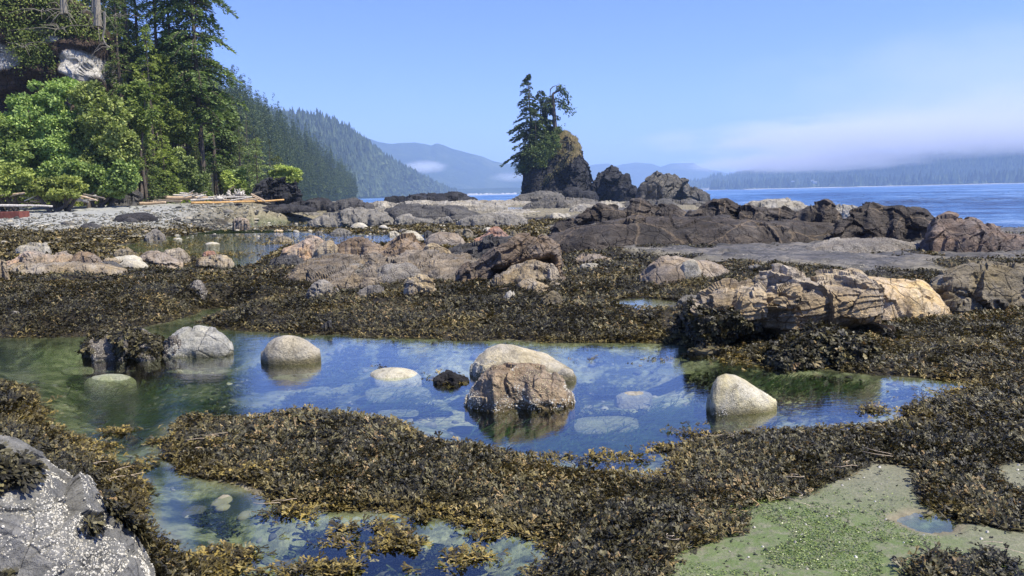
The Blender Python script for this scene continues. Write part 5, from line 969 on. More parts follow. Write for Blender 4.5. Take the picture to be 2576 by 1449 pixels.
    for k, p in enumerate(rest):
        ch = [c for c in ms[k % 3] if c.name.startswith('crown')][0].data
        if not hasattr(build_vegetation, 'c%d' % (k % 3)):
            n_ = len(ch.vertices); a_ = np.empty(n_*3, np.float32); ch.vertices.foreach_get('co', a_); b_ = np.empty(n_, np.float32); ch.attributes['rnd'].data.foreach_get('value', b_)
            a3 = a_.reshape(-1, 4, 3); st = r.permutation(len(a3))[:len(a3)//2]; setattr(build_vegetation, 'c%d' % (k % 3), (a3[st].reshape(-1, 3)*[1.08, 1.08, 1], b_.reshape(-1, 4)[st].ravel()))
        a_, b_ = getattr(build_vegetation, 'c%d' % (k % 3)); s = r.uniform(.7, 1.2); an = r.uniform(0, 6.28); ca, sa = math.cos(an)*s, math.sin(an)*s
        VS.append(np.stack([a_[:, 0]*ca-a_[:, 1]*sa, a_[:, 0]*sa+a_[:, 1]*ca, a_[:, 2]*s*r.uniform(.85, 1.1)], 1)+p); RS.append(np.clip(b_+r.normal(0, .12), 0, 1)); off += len(a_)
    o = mesh('hillside_wood', np.concatenate(VS), np.arange(off).reshape(-1, 4), None, HS, None, False, {'rnd': np.concatenate(RS)}); tag(o, 'upper and farther conifers of the near hillside merging into one wood', 'forest', None, 'stuff')
    # windswept pale trees behind the little stack
    con(650, 345, 84, 2.6, 'windswept yellowish tree with spreading boughs behind the little black stack', 150, MG, 498, nb=60, per=50, c0=.12, droop=.05, pw=.5, name='windswept_tree', card=(.34, .14), trunk_r=.12)
    con(700, 392, 86, 2., 'second windswept tree close over the little black stack', 151, MG, 498, nb=46, per=46, c0=.15, droop=.05, pw=.5, name='windswept_tree', card=(.34, .14), trunk_r=.1)
    # bush cap on the little stack
    a, w_ = Acc(), Acc(); b = px(718, 446, 77.); broad_mesh(a, w_, [(.1, 0, .5, 1.15, 1., .55), (-.7, .2, .3, .8, .8, .45), (.9, .1, .3, .6, .8, .5)], 5200, (.2, .12), 61, 3); tree('shrub', 'yellow green bush on top of the little black stack', 'shrub', b, a, w_, YG, BK)
    a, w_ = Acc(), Acc(); b = px(722, 470, 76.); b[1] = 75.6; broad_mesh(a, w_, [(.0, -.3, .05, 1.3, .8, .28)], 2200, (.2, .12), 62, 0); o = a.build('hanging_plant', UG); o.location = px(722, 455, 75.6); tag(o, 'drooping green plants along the lip of the little black stack', 'plant', None, 'stuff')
    # --- the tree topped sea stack
    def c3(x, y): return V('r3', [(x, y)])[0]
    def scon(bx, by, tx, ty, D_, Rm, label, seed, **k):
        b = px(*c3(bx, by), D_); tp = px(*c3(tx, ty), D_); H = tp[2]-b[2]; a, w_ = Acc(), Acc(); k.setdefault('lean', (tp[0]-b[0])/H); conifer_mesh(a, w_, H, Rm, seed, **k); return tree('spruce_tree', label, 'tree', b, a, w_, SPB, BK)
    SD = 163
    scon(500, 850, 478, 100, SD, 4.9, 'tallest spruce on the sea stack with boughs swept towards the left', 171, crown0=-.1, nb=120, per=120, card=(.7, .3), droop=.3, azfun=lambda az, t: (.74+.45*max(0, -math.cos(az))) * (1 if t > 0 else .9), gap=.3, pw=.6, trunk_r=.34)
    scon(585, 800, 590, 250, SD+2, 3.4, 'second spruce on the sea stack crowded behind the tallest', 172, crown0=.0, nb=100, per=100, card=(.66, .28), droop=.25, gap=.3, pw=.45, trunk_r=.24)
    scon(640, 780, 655, 300, SD+3, 2.6, 'third spruce on the sea stack between the second and the bent one', 173, crown0=.05, nb=80, per=90, card=(.66, .28), droop=.25, gap=.3, pw=.35, trunk_r=.22)
    scon(545, 760, 530, 420, SD-2, 2.0, 'slender dead looking spruce beside the tallest trunk', 174, crown0=.3, nb=24, per=30, card=(.5, .2), droop=.1, gap=.5, pw=.4, trunk_r=.14)
    # bent old spruce
    b = px(*c3(720, 640), SD+1); q3 = lambda x, y, dy=0.: px(*c3(x, y), SD+1+dy)-b
    w_, a = Acc(), Acc(); w_.tube([q3(720, 640), q3(712, 560), q3(702, 420), q3(692, 290), q3(700, 275), q3(725, 262), q3(748, 250), q3(760, 240)], [.5, .42, .36, .28, .24, .18, .12, .08], 8)
    w_.tube([q3(700, 300, .3), q3(670, 300, .3), q3(672, 240, .3), q3(692, 218, .3), q3(722, 205, .3)], [.1, .14, .13, .11, .05], 6); w_.tube([q3(748, 240), q3(749, 182)], [.09, .03], 5)
    def bough(pts, m, seed, sp=.9):
        P = np.array([q3(*p) for p in pts]); w_.tube(P, np.linspace(.14, .04, len(P)), 5); rr_ = np.random.default_rng(seed); t = rr_.uniform(.25, 1, m)*(len(P)-1); c = np.stack([np.interp(t, np.arange(len(P)), P[:, k]) for k in range(3)], 1)
        c = c+rr_.normal(0, sp*.42, (m, 3))+[0, 0, -.35*sp]; a.cards(c, nrm(rr_.normal(0, .6, (m, 3))+[.5, 0, -.5]), nrm(rr_.normal(0, .5, (m, 3))+[0, 0, 1]), .62*rr_.uniform(.6, 1.2, m), .24, rr_.random(m))
    bough([(735, 262), (765, 235), (800, 262), (835, 295)], 170, 1); bough([(725, 215), (750, 215), (775, 215)], 90, 2, .7); bough([(702, 355), (740, 350), (775, 365), (820, 385), (862, 425)], 260, 3, 1.2); bough([(702, 330), (740, 322), (780, 335)], 80, 4, .7)
    bough([(700, 345), (660, 350), (620, 375)], 70, 5, .8); bough([(705, 470), (725, 478), (740, 490)], 40, 6, .5); bough([(700, 500), (670, 545), (640, 570)], 40, 7, .6); bough([(712, 580), (735, 575), (755, 598)], 50, 8, .6)
    tree('spruce_tree', 'old bent spruce with few one sided boughs on the right of the stack top', 'tree', b, a, w_, SPB, BK)
    # bird on the bough
    bp = px(*c3(829, 371), SD); g3 = N('dark feathers'); fm = g3.done(g3.bsdf(L(26, 24, 24), .8)); B = Acc(); s = np.linspace(0, 1, 9); B.tube(np.stack([.12*np.sin(s*3), s*0, s*.75], 1), .22*np.sin(np.clip(s, .03, .97)*math.pi)**.6+.02, 8); B.tube([(0, 0, .7), (-.02, 0, .84), (-.12, 0, .86), (-.2, 0, .8)], [.09, .12, .07, .01], 7); B.tube([(.05, 0, .2), (.12, 0, -.1), (.14, 0, -.25)], [.1, .09, .05], 6)
    o = B.build('bird', fm, None, True); o.location = bp; tag(o, 'small dark bird perched on the outer bough of the bent spruce', 'bird')
    # green and golden cover on the stack
    GR = leafmat('stack grass blades', L(52, 60, 28), L(104, 102, 58), L(164, 146, 100), .3, tw=(1.3, 1.2, .5)); DG = leafmat('stack bush leaves', L(20, 32, 16), L(48, 66, 26), L(104, 120, 54), .25)
    return dict(DG=DG, GR=GR, UG=UG, PB=PB, BK=BK)
def cover_stack(O, M_):
    for key, D in (('stack', 158),):
        o, q, I = O[key]; r = np.random.default_rng(3); n = nrm(np.cross(np.gradient(q, axis=0), np.gradient(q, axis=1))); c = q.reshape(-1, 3); nn = n.reshape(-1, 3)
        if (nn[:, 2].mean()) < 0: nn = -nn
        # position inside the stack outline, measured along its own width and height
        u = (c[:, 0]-c[:, 0].min())/np.ptp(c[:, 0]); h = (c[:, 2]-I['zb'])/(I['top']-I['zb'])
        nz = fbm(c*.35, 4, 2)
        edge = 1.02-u*.95       # higher ground to the right
        gm = (h > .50+nz*.6+.12*u) & (u > .12) & (u < .80); bushy = (h > .50+.30*u+nz*.5) & (u < .48-.25*nz) & (h > .42); band = (np.abs(h-(.74-1.1*(.75-u))) < .06+.07*nz) & (u > .3) & (u < .8)
        idx = np.where(gm | band)[0]; k = r.choice(idx, 26000); p = c[k]+r.normal(0, .12, (26000, 3)); a = Acc()
        a.cards(p, nrm(nn[k]*.4+r.normal(0, .35, (26000, 3))+[0, 0, .9]), nrm(r.normal(0, .6, (26000, 3))+[0, -1, .2]), .42*r.uniform(.5, 1.2, 26000), .09, np.clip(.5*vn(c[k]*.5, 5)+.25+u[k]*.45+.2*r.random(26000)-.15, 0, 1)); g = a.build('grass', M_['GR'], None)
        tag(g, 'golden and green grass growing on the leaning top of the tall stack', 'grass', None, 'stuff')
        idx = np.where(bushy)[0]; k = r.choice(idx, 22000); p = c[k]+nn[k]*(r.random((22000, 1))**1.5*1.5*(.35+vn(c[k]*.5, 9))[:, None])+[0, 0, .1]; a = Acc()
        a.cards(p, nrm(r.normal(0, 1, (22000, 3))+nn[k]*.5), nrm(nn[k]*.5+r.normal(0, .5, (22000, 3))+[0, 0, .6]), .5*r.uniform(.5, 1.2, 22000), .22, np.clip(.6*vn(c[k]*.4, 5)+.4*r.random(22000), 0, 1)); g = a.build('bushes', M_['DG'], None)
        tag(g, 'dark green bushes clinging to the shaded left side of the tall stack', 'bushes', None, 'stuff')
# ------------------------------------------------------------------ driftwood
def build_driftwood(M_):
    PW = barkmat('bleached driftwood', L(150, 142, 130), L(226, 220, 208), 2); TW = barkmat('tan driftwood', L(150, 126, 100), L(208, 186, 156), 2); GW = barkmat('golden log wood', L(168, 126, 74), L(222, 184, 124), 2)
    DW = barkmat('grey driftwood', L(84, 76, 68), L(146, 136, 122), 2); RW = barkmat('rusty beam', L(92, 52, 44), L(132, 78, 66), 1.)
    def log(tag_, x0, y0, x1, y1, t, mat, label, D=68., D2=None, root=False):
        (a, b), (c, d) = V(tag_, [(x0, y0), (x1, y1)]); sc_ = REG[tag_][2]; p, q = at(a, b, D), at(c, d, D2 or D); r_ = t*sc_/FV*D*(.68 if tag_ == 'r8' else .5); s = np.linspace(0, 1, 22); rr = np.random.default_rng(int(x0+y0*3))
        pts = p+(q-p)*s[:, None]; L_ = np.linalg.norm(q-p); pts += np.stack([fbm(np.stack([s*3, s*0+k, s*0+x0], 1), 3, 5)*L_*.012 for k in range(3)], 1)
        c0 = pts.mean(0); rads = r_*(1.1-.35*s)*(1+.1*fbm(np.stack([s*8, s*0, s*0+y0], 1), 3, 7)); A = Acc(); A.tube(pts-c0, rads, 12)
        for _ in range(3): i = rr.integers(3, 19); dd = rr.normal(0, 1, 3)*[.3, .5, .8]; A.tube([pts[i]-c0, pts[i]-c0+nrm(dd)*r_*1.8], [r_*.3, r_*.12], 6)
        o = A.build('driftwood_log', mat, None, True); o.location = c0; tag(o, label, 'log', 'driftwood on the beach'); return o
    log('r8', 1195, 286, 2148, 261, 17, GW, 'long straight golden log in front of the driftwood pile', 66, 70)
    for k, (x0, y0, x1, y1, t, m, lb, D) in enumerate([
        (1590, 266, 1862, 222, 13, PW, 'pale log slanting up at the right end of the pile', 69), (1730, 258, 1912, 249, 18, TW, 'short tan log lying behind the right end of the golden log', 70), (1500, 232, 1860, 225, 12, PW, 'long white log high on the right of the pile', 72),
        (940, 240, 1430, 236, 30, TW, 'thickest broad log in the middle of the pile', 70), (1010, 208, 1330, 216, 15, PW, 'white log on top of the thickest log', 71), (1080, 186, 1350, 211, 14, PW, 'topmost white log of the pile', 72), (815, 256, 1095, 270, 15, DW, 'grey log at the left of the pile', 69),
        (770, 264, 1085, 282, 9, DW, 'thin dark log below the grey one', 68), (665, 296, 936, 284, 23, TW, 'short stout tan log on the sand left of the golden one', 66), (215, 241, 470, 276, 17, DW, 'grey weathered log leaning toward the beach boulder', 67), (95, 298, 270, 303, 9, GW, 'small pale plank of wood on the sand', 64),
        (20, 205, 112, 290, 24, TW, 'reddish tan log slanting down out of the bushes', 67), (1190, 262, 1420, 246, 18, PW, 'white log crossing low in the middle of the pile', 68), (1240, 228, 1480, 242, 15, PW, 'weathered white log beneath the topmost ones', 70), (760, 232, 960, 222, 14, DW, 'dark branchy log at the left top of the pile', 71), (1420, 255, 1600, 262, 14, TW, 'tan log stub beside the gnarled root', 68)]):
        log('r8', x0, y0, x1, y1, t, m, lb, D)
    log('r5', -160, 262, 452, 266, 21, PW, 'long whitish log resting over the rusty beam at the left', 52, 53)
    log('r10', 345, 330, 785, 255, 26, DW, 'dead mossy log sticking out of the bright shrub', 57); log('r10', 180, 365, 350, 325, 16, DW, 'thin end of dead wood under the left shrub', 57)
    rr = np.random.default_rng(2)
    # jumble at the left: each stick its own log
    for k in range(26):
        x = rr.uniform(-10, 215); y = rr.uniform(488, 507); L_ = rr.uniform(18, 60); an = rr.normal(0, .25)
        log('V', x, y, x+L_*math.cos(an), y+L_*math.sin(an), rr.uniform(2.5, 6), [PW, TW, DW, PW][k % 4], 'weathered stick in the jumble of wood below the alders', rr.uniform(56, 64))['group'] = 'weathered wood jumbled below the alders'
    for k in range(16):
        x = rr.uniform(420, 640); y = rr.uniform(488, 503); L_ = rr.uniform(15, 45); an = rr.normal(0, .3)
        log('V', x, y, x+L_*math.cos(an), y+L_*math.sin(an), rr.uniform(2, 4.5), [PW, TW, PW, DW][k % 4], 'short bleached branch wedged among the logs of the pile', rr.uniform(67, 73))['group'] = 'short branches in the driftwood pile'
    # root wads
    def root(tag_, x, y, w_, h_, D, label, seed):
        (a, b), = V(tag_, [(x, y)]); sc_ = REG[tag_][2]; p = at(a, b, D); W, H = w_*sc_/FV*D, h_*sc_/FV*D; r = np.random.default_rng(seed); A = Acc()
        for k in range(22):
            an = r.uniform(0, 6.28); d = np.array([math.cos(an)*W*.5, r.uniform(-.3, .3)*W, abs(math.sin(an))*H]); s = np.linspace(0, 1, 6)[:, None]; A.tube(d*s+r.normal(0, .06*W, (6, 3))*s, np.linspace(.13, .03, 6)*H, 6)
        A.tube([(-W*.3, 0, .1*H), (0, 0, H*.4), (W*.3, 0, H*.3)], [H*.2, H*.35, H*.16], 9); o = A.build('driftwood_root', PW, None, True); o.location = p; tag(o, label, 'root wad')
    root('r8', 1690, 222, 170, 75, 73, 'large bleached root wad above the right of the driftwood pile', 1); root('r8', 1585, 218, 50, 62, 73, 'small upright stump beside the bleached root wad', 2); root('r8', 1490, 272, 150, 75, 68, 'gnarled grey white root in the middle of the pile', 3)
    # rusty beam
    p = at(-60, 532, 50.); q = at(48, 534, 50.); h = .55; y0 = 50.; e = np.array([(p[0], y0, 0), (q[0], y0, 0), (q[0], y0+1.1, 0), (p[0], y0+1.1, 0)]); zb = gz((p[0]+q[0])/2, 50.)-.12
    b = []; ins = .03
    A = Acc(); v = np.concatenate([e+[0, 0, zb], e+[0, 0, zb+h]]); A.add(v, [(0, 3, 2, 1), (4, 5, 6, 7), (0, 1, 5, 4), (1, 2, 6, 5), (2, 3, 7, 6), (3, 0, 4, 7)])
    o = A.build('rusty_beam', RW); bv = o.modifiers.new('b', 'BEVEL'); bv.width = .03; bv.segments = 2; recenter(o, ((p[0]+q[0])/2, y0, zb)); tag(o, 'dull red squared beam lying on the sand at the left edge', 'beam')
# ------------------------------------------------------------------ seaweed
def frond(levels, L0, w0, seed, nseg=1, spread=.5):
    r = np.random.default_rng(seed); vs, qs = [], []
    def br(p, an, el, w_, L_, lv):
        d = np.array([math.cos(an)*math.cos(el), math.sin(an)*math.cos(el), math.sin(el)]); s = np.array([-math.sin(an), math.cos(an), r.uniform(-.35, .35)]); e = p+d*L_; i = len(vs); w2 = w_*(1.25 if lv > 0 else 1.0)
        if lv == 0:
            m = p+d*L_*.65; vs.extend([p-s*w_*.5, p+s*w_*.5, m+s*w_*.8, m-s*w_*.8]); qs.append((i, i+1, i+2, i+3)); i += 4; vs.extend([m-s*w_*.8, m+s*w_*.8, e+s*w_*.28, e-s*w_*.28]); qs.append((i, i+1, i+2, i+3)); return
        vs.extend([p-s*w_*.45, p+s*w_*.45, e+s*w2*.5, e-s*w2*.5]); qs.append((i, i+1, i+2, i+3))
        for sg in (-1, 1): br(e+np.array([0, 0, .001]), an+sg*r.uniform(.25, .6)*spread*1.6, el+r.uniform(-.45, .2), w_*.95, L_*r.uniform(.65, .95), lv-1)
    br(np.zeros(3), 0, r.uniform(.1, .5), w0, L0, levels); return np.array(vs), np.array(qs)
def clump(levels, L0, w0, seed, n):
    vs, qs, o = [], [], 0; r = np.random.default_rng(seed)
    for k in range(n):
        v, q = frond(levels, L0*r.uniform(.8, 1.2), w0, seed*10+k); a = r.normal(0, .8); c, s = math.cos(a), math.sin(a); v = np.stack([v[:, 0]*c-v[:, 1]*s, v[:, 0]*s+v[:, 1]*c, v[:, 2]], 1); vs.append(v); qs.append(q+o); o += len(v)
    return np.concatenate(vs), np.concatenate(qs)
def weedmat():
    g = N('rockweed'); r = g.attr('rnd'); go = g.attr('gold')
    dark = g.ramp(r, [(0, L(28, 27, 20)), (.35, L(52, 50, 38)), (.6, L(84, 80, 56)), (.8, L(120, 114, 78)), (.93, L(144, 114, 76)), (1, L(168, 146, 106))])
    gold = g.ramp(r, [(0, L(50, 44, 22)), (.35, L(106, 92, 44)), (.7, L(154, 134, 64)), (1, L(194, 172, 98))])
    c = g.mix(go, dark, gold); c = g.mix(.35, c, g.mix(1., c, g.ramp(g.noise(g.pos(), 60, 3), [(.35, .5), (.65, 1.3)]), 'MULTIPLY'))
    d = g.bsdf(c, .48, None, .32); t = g.n('BsdfTranslucent', {'Color': g.mix(1., c, (1.3, 1.15, .6, 1), 'MULTIPLY')}).outputs[0]
    return g.done(g.n('MixShader', {0: .15, 1: d, 2: t}).outputs[0])
def build_weed(O):
    WM = weedmat(); r = np.random.default_rng(21)
    bands = [ # name, label, y range, angle half range, density per m2, template, base size
     ('seaweed', 'glossy olive brown rockweed heaped round the near edge of the tide pool', 2.5, 5.2, 6600, [clump(2, .026, .0078, s, 2) for s in range(9)], .65),
     ('seaweed', 'dark rockweed covering the sides of the tide pool', 5.2, 9.2, 4200, [clump(2, .024, .0088, 40+s, 1) for s in range(8)], .82),
     ('seaweed', 'dark rockweed bank beyond the tide pool', 9.2, 14.5, 2300, [clump(2, .024, .0095, 60+s, 1) for s in range(7)], .85),
     ('seaweed', 'dark rockweed between the brown rocks', 14.5, 22, 800, [clump(1, .034, .019, 80+s, 1) for s in range(6)], .9),
     ('seaweed', 'brown rockweed spread over the distant flats', 22, 46, 200, [clump(0, .11, .04, 100+s, 2) for s in range(5)], .95)]
    for nm, lb, ya, yb, dens, T, s0 in bands:
        xm = lambda y: .74*y+1.2
        area = (xm(ya)+xm(yb))*(yb-ya); n = int(dens*area); y = r.uniform(ya, yb, n); x = r.uniform(-1, 1, n)*xm(yb); k = (np.abs(x+.02) < xm(y)); x, y = x[k], y[k]
        z, I = ground(x, y, True); d, dw = weed_density(x, y, (z, I)); k = r.random(len(x)) < d
        hole = fbm(p2(x, y, 2.6, 7), 3, 55); k &= (hole > -.42) | (r.random(len(x)) < .3)
        x, y, z = x[k], y[k], z[k]; s = I['s'][k]; lum = I['lum'][k]; dwk = dw[k]; m = len(x)
        goldf = np.clip(sst(.22, -.02, s+fbm(p2(x, y, 3, 3), 2, 77)*.08)*(.42 if ya < 9 else .25)+.08*r.random(m)+.2*sst(.2, .5, fbm(p2(x, y, 1.1, 9), 3, 66)), 0, 1)*(1-dwk)
        if ya >= 22: goldf = np.clip(goldf+.25, 0, 1)
        float_ = s < .03; az = fbm(p2(x, y, 1.4 if ya < 9 else .8, 31), 2, 131)*9+r.normal(0, .75, m); tilt = np.where(float_, r.normal(.0, .08, m), r.normal(.06, .17, m)*(.5 if ya >= 14 else 1)); roll = r.normal(0, np.where(float_, .25, .5), m)
        zz = np.where(float_, r.uniform(-.012, .012, m), z+r.random(m)**1.5*.022*(s0)); S = s0*r.uniform(.6, 1.35, m)*(1+.35*fbm(p2(x, y, 1.9, 41), 2, 141))
        rn = np.clip(r.beta(1.6, 2.2, m)+.25*fbm(p2(x, y, 1.7, 5), 3, 88), 0, 1)
        v, q, ra, ex = stamp(T, np.stack([x, y, zz], 1), rotm(az, tilt, roll), S, rn, goldf)
        ra = np.clip(ra+np.repeat(r.normal(0, .08, len(ra)//4), 4)[:len(ra)], 0, 1)
        o = mesh(nm, v, q, None, WM, None, False, {'rnd': ra, 'gold': ex}); tag(o, lb, 'seaweed', None, 'stuff')
    # floating golden weed in the lower left pool and scattered rafts
    cl = []
    for (vx, vy, rx, ry, n) in [(740, 1290, 60, 14, 50), (900, 1330, 100, 16, 120), (970, 1365, 130, 24, 260), (1080, 1300, 60, 10, 40), (1180, 1400, 90, 12, 60), (850, 1435, 180, 14, 240), (1050, 1445, 200, 12, 200), (620, 1395, 30, 10, 20), (1230, 1345, 40, 8, 20), (560, 1130, 60, 20, 60), (640, 1190, 120, 20, 120), (440, 1140, 30, 10, 20),
                                (1135, 955, 50, 14, 260), (2300, 990, 60, 14, 160), (2400, 990, 50, 12, 100), (2200, 1030, 40, 12, 60), (1620, 905, 200, 8, 160), (1900, 905, 120, 14, 420), (2000, 915, 120, 12, 420), (1700, 1125, 60, 25, 160), (1730, 1090, 60, 18, 120), (1500, 1150, 160, 12, 150), (520, 1080, 50, 20, 60), (230, 1125, 70, 12, 120),
                                (300, 1170, 80, 20, 220), (100, 1040, 60, 30, 200), (560, 740, 120, 14, 300), (560, 570, 150, 10, 300), (720, 560, 160, 8, 260), (560, 1410, 60, 30, 220), (300, 1085, 60, 8, 80), (400, 1110, 40, 6, 40), (960, 925, 30, 3, 12), (1000, 590, 100, 8, 80), (640, 600, 160, 12, 420), (420, 615, 120, 12, 420), (560, 640, 120, 10, 350), (700, 612, 120, 8, 260), (520, 690, 90, 8, 200), (850, 600, 120, 8, 200), (620, 575, 140, 6, 260)]:
        a, b = r.normal(0, .5, n), r.normal(0, .5, n)
        for i in range(n):
            p = onz(vx+a[i]*rx, vy+b[i]*ry, 0); cl.append((p[0], p[1]))
    cl = np.array(cl); cl = np.concatenate([cl, cl[cl[:, 1] < 6]+r.normal(0, .03, (int((cl[:, 1] < 6).sum()), 2))]); m = len(cl); fbmk = fbm(p2(cl[:, 0], cl[:, 1], 5.), 2, 4); k = (fbmk > -.15) | (cl[:, 1] > 9); cl = cl[k]; m = len(cl); z = ground(cl[:, 0], cl[:, 1])
    zz = np.maximum(z+.01, r.uniform(-.03, .012, m)); v, q, ra, ex = stamp([clump(2, .026, .008, 200+s, 2) for s in range(6)], np.stack([cl[:, 0], cl[:, 1], zz], 1), rotm(r.uniform(0, 6.28, m), r.normal(.02, .1, m), r.normal(0, .3, m)), r.uniform(.5, .95, m)*np.clip(cl[:, 1]/9, 1, 2.2), r.random(m)*.9, np.clip(r.normal(.55, .25, m), 0, 1))
    o = mesh('floating_seaweed', v, q, None, WM, None, False, {'rnd': ra, 'gold': ex}); tag(o, 'golden rockweed floating in loose rafts on the still water', 'seaweed', None, 'stuff')
    # weed hanging on rocks
    def onrock(key, n, fn, label, T, s0=1., gold=.05):
        o, q, I = O[key]; nn = nrm(np.cross(np.gradient(q, axis=0), np.gradient(q, axis=1))).reshape(-1, 3); c = q.reshape(-1, 3); nn = nn if nn[:, 2].mean() > 0 else -nn
        mk = fn(c, nn, I); idx = np.where(mk)[0]; 
        if len(idx) == 0: return
        k = r.choice(idx, n); dn = nrm(np.array([0, 0, -1.])-nn[k]*(-nn[k][:, 2:3])+r.normal(0, .45, (n, 3))); zax = nrm(nn[k]+r.normal(0, .25, (n, 3))); xax = nrm(dn-zax*(dn*zax).sum(1, keepdims=True)); yax = np.cross(zax, xax)
        Rm = np.stack([xax, yax, zax], 2); v, q2, ra, ex = stamp(T, c[k]+nn[k]*(.01+.02*r.random((n, 1)))*s0, Rm, s0*r.uniform(.7, 1.3, n), np.clip(r.beta(1.5, 2.5, n), 0, 1), np.full(n, gold))
        w_ = mesh('seaweed', v, q2, None, WM, None, False, {'rnd': ra, 'gold': ex}); tag(w_, label, 'seaweed', None, 'stuff')
    Tn = [clump(2, .025, .009, 300+s, 2) for s in range(5)]
    nz = lambda c, k, s: fbm(c*k, 3, s)
    onrock('big', 12000, lambda c, n, I: ((c[:, 2] < .16+.10*nz(c, 2.5, 1)+.28*sst(-.15, -.5, (c[:, 0]-c[:, 0].mean())/I['W'])) & (c[:, 2] > -.05)), 'black rockweed hanging along the foot and left side of the big layered rock', Tn, 1.1)
    onrock('ledge', 5200, lambda c, n, I: (nz(c, 3., 7) > -.35), 'black weed hanging over the low ledge below the big layered rock', Tn, 1.15)
    onrock('weedy', 1100, lambda c, n, I: ((c[:, 2] > .04) & (nz(c, 4, 2) > -.1)), 'dark weed draped over the low weedy rock', Tn, .9, .1)
    onrock('fg', 9000, lambda c, n, I: ((nz(c, 3.6, 3)+.35*nz(c, 9., 4) > .12)), 'dark rockweed growing in patches on the large barnacled rock', [clump(2, .021, .0075, 320+s, 2) for s in range(5)], 1.)
    # barnacles
    gb = N('barnacle shell'); bmt = gb.done(gb.bsdf(gb.ramp(gb.attr('rnd'), [(0, L(150, 144, 126)), (1, L(214, 210, 196))]), .8))
    th = np.arange(7)/7*2*math.pi; ring = np.stack([np.cos(th), np.sin(th), 0*th], 1); bv = np.concatenate([ring, ring*.45+[0, 0, .55], ring*.2+[0, 0, .3]]); j = np.arange(7); b_ = (j+1) % 7
    bq = np.concatenate([np.stack([j, b_, b_+7, j+7], 1), np.stack([j+7, b_+7, b_+14, j+14], 1)])
    def barn(key, n, s, fn):
        o, q, I = O[key]; nn = nrm(np.cross(np.gradient(q, axis=0), np.gradient(q, axis=1))).reshape(-1, 3); c = q.reshape(-1, 3); nn = nn if nn[:, 2].mean() > 0 else -nn; idx = np.where(fn(c, nn, I))[0]
        if len(idx) == 0: return
        k = r.choice(idx, n); zax = nn[k]; xax = nrm(np.cross(zax, [0.1, .9, .2])); yax = np.cross(zax, xax); step = I['W']/q.shape[0]
        p = c[k]+(xax*r.normal(0, 1, (n, 1))+yax*r.normal(0, 1, (n, 1)))*step*.7-np.array(o.location)
        v, q2, ra, _ = stamp([(bv, bq)], p, np.stack([xax, yax, zax], 2), s*r.lognormal(0, .35, n), r.random(n)); w_ = mesh('barnacles', v, q2, None, bmt, o, False, {'rnd': ra}); w_['kind'] = 'stuff'
    barn('fg', 12500, .0026, lambda c, n, I: (.6*nz(c, 2.2, 11)+.8*nz(c, 6., 12)+.7*nz(c, 18., 17) > .10))
    barn('barn', 2200, .0042, lambda c, n, I: (c[:, 2] > 0) & (nz(c, 6., 13)-(c[:, 2]-.1)*2.5 > -.05))
    barn('mid', 1300, .004, lambda c, n, I: (c[:, 2] > 0) & (nz(c, 6., 14)-(c[:, 2]-.06)*3-(c[:, 0]-c[:, 0].mean())/I['W']*1.2 > .25))
    barn('cone', 700, .0028, lambda c, n, I: (c[:, 2] > 0) & (nz(c, 6., 15)-(c[:, 2]-.04)*3 > .1))
    barn('shiny', 500, .0045, lambda c, n, I: (c[:, 2] > 0) & (nz(c, 5., 16)-(c[:, 0]-c[:, 0].mean())/I['W']*1.5 > .5))
    # sea lettuce on the sand
    g0 = onz(2030, 1385, .02); n = 22000; x = g0[0]+r.normal(0, .42, n); y = g0[1]+r.normal(0, .38, n); z, I = ground(x, y, True); cl_ = fbm(p2(x, y, 4.), 4, 91)
    k = (I['sand'] > .5) & (cl_ > .02-.05) & (I['s'] > 0); x, y, z = x[k], y[k], z[k]; m = len(x); A = Acc(); az = r.uniform(0, 6.28, m); A.cards(np.stack([x, y, z+.002], 1), np.stack([np.cos(az), np.sin(az), r.uniform(.0, .5, m)], 1), nrm(r.normal(0, .35, (m, 3))+[0, 0, 1]), r.uniform(.005, .015, m), r.uniform(.003, .008, m), r.random(m))
    gl = N('sea lettuce'); lm = gl.done(gl.bsdf(gl.ramp(gl.attr('rnd'), [(0, L(44, 60, 20)), (.6, L(92, 110, 42)), (1, L(138, 150, 80))]), .35, None, .5)); o = A.build('sea_lettuce', lm); tag(o, 'small green sea lettuce leaves sprinkled over the wet sand', 'seaweed', None, 'stuff')
    # crumbs of weed and tiny shells on the sand
    n = 1500; x = r.uniform(.8, 4.2, n); y = r.uniform(3, 6.5, n); z, I = ground(x, y, True); k = (I['sand'] > .4); x, y, z = x[k], y[k], z[k]; m = len(x)
    v, q, ra, ex = stamp(Tn, np.stack([x, y, z], 1), rotm(r.uniform(0, 6.28, m), r.normal(0, .1, m), r.normal(0, .2, m)), r.uniform(.15, .45, m), r.random(m)*.4, r.random(m)*.2); o = mesh('weed_scraps', v, q, None, WM, None, False, {'rnd': ra, 'gold': ex}); tag(o, 'tiny scraps of dark weed strewn on the sand', 'seaweed', None, 'stuff')
    n = 420; x = r.uniform(.8, 4., n); y = r.uniform(3, 6.3, n); z, I = ground(x, y, True); k = I['sand'] > .6; x, y, z = x[k], y[k], z[k]; m = len(x)
    v, q, ra, _ = stamp([(bv*[1, .8, 1.5], bq)], np.stack([x, y, z], 1), rotm(r.uniform(0, 6.28, m), r.normal(0, .2, m), r.normal(0, .2, m)), r.lognormal(math.log(.006), .35, m), r.random(m)); o = mesh('shells', v, q, None, bmt, None, False, {'rnd': ra}); tag(o, 'tiny pale shells dotted over the green sand', 'shells', None, 'stuff')
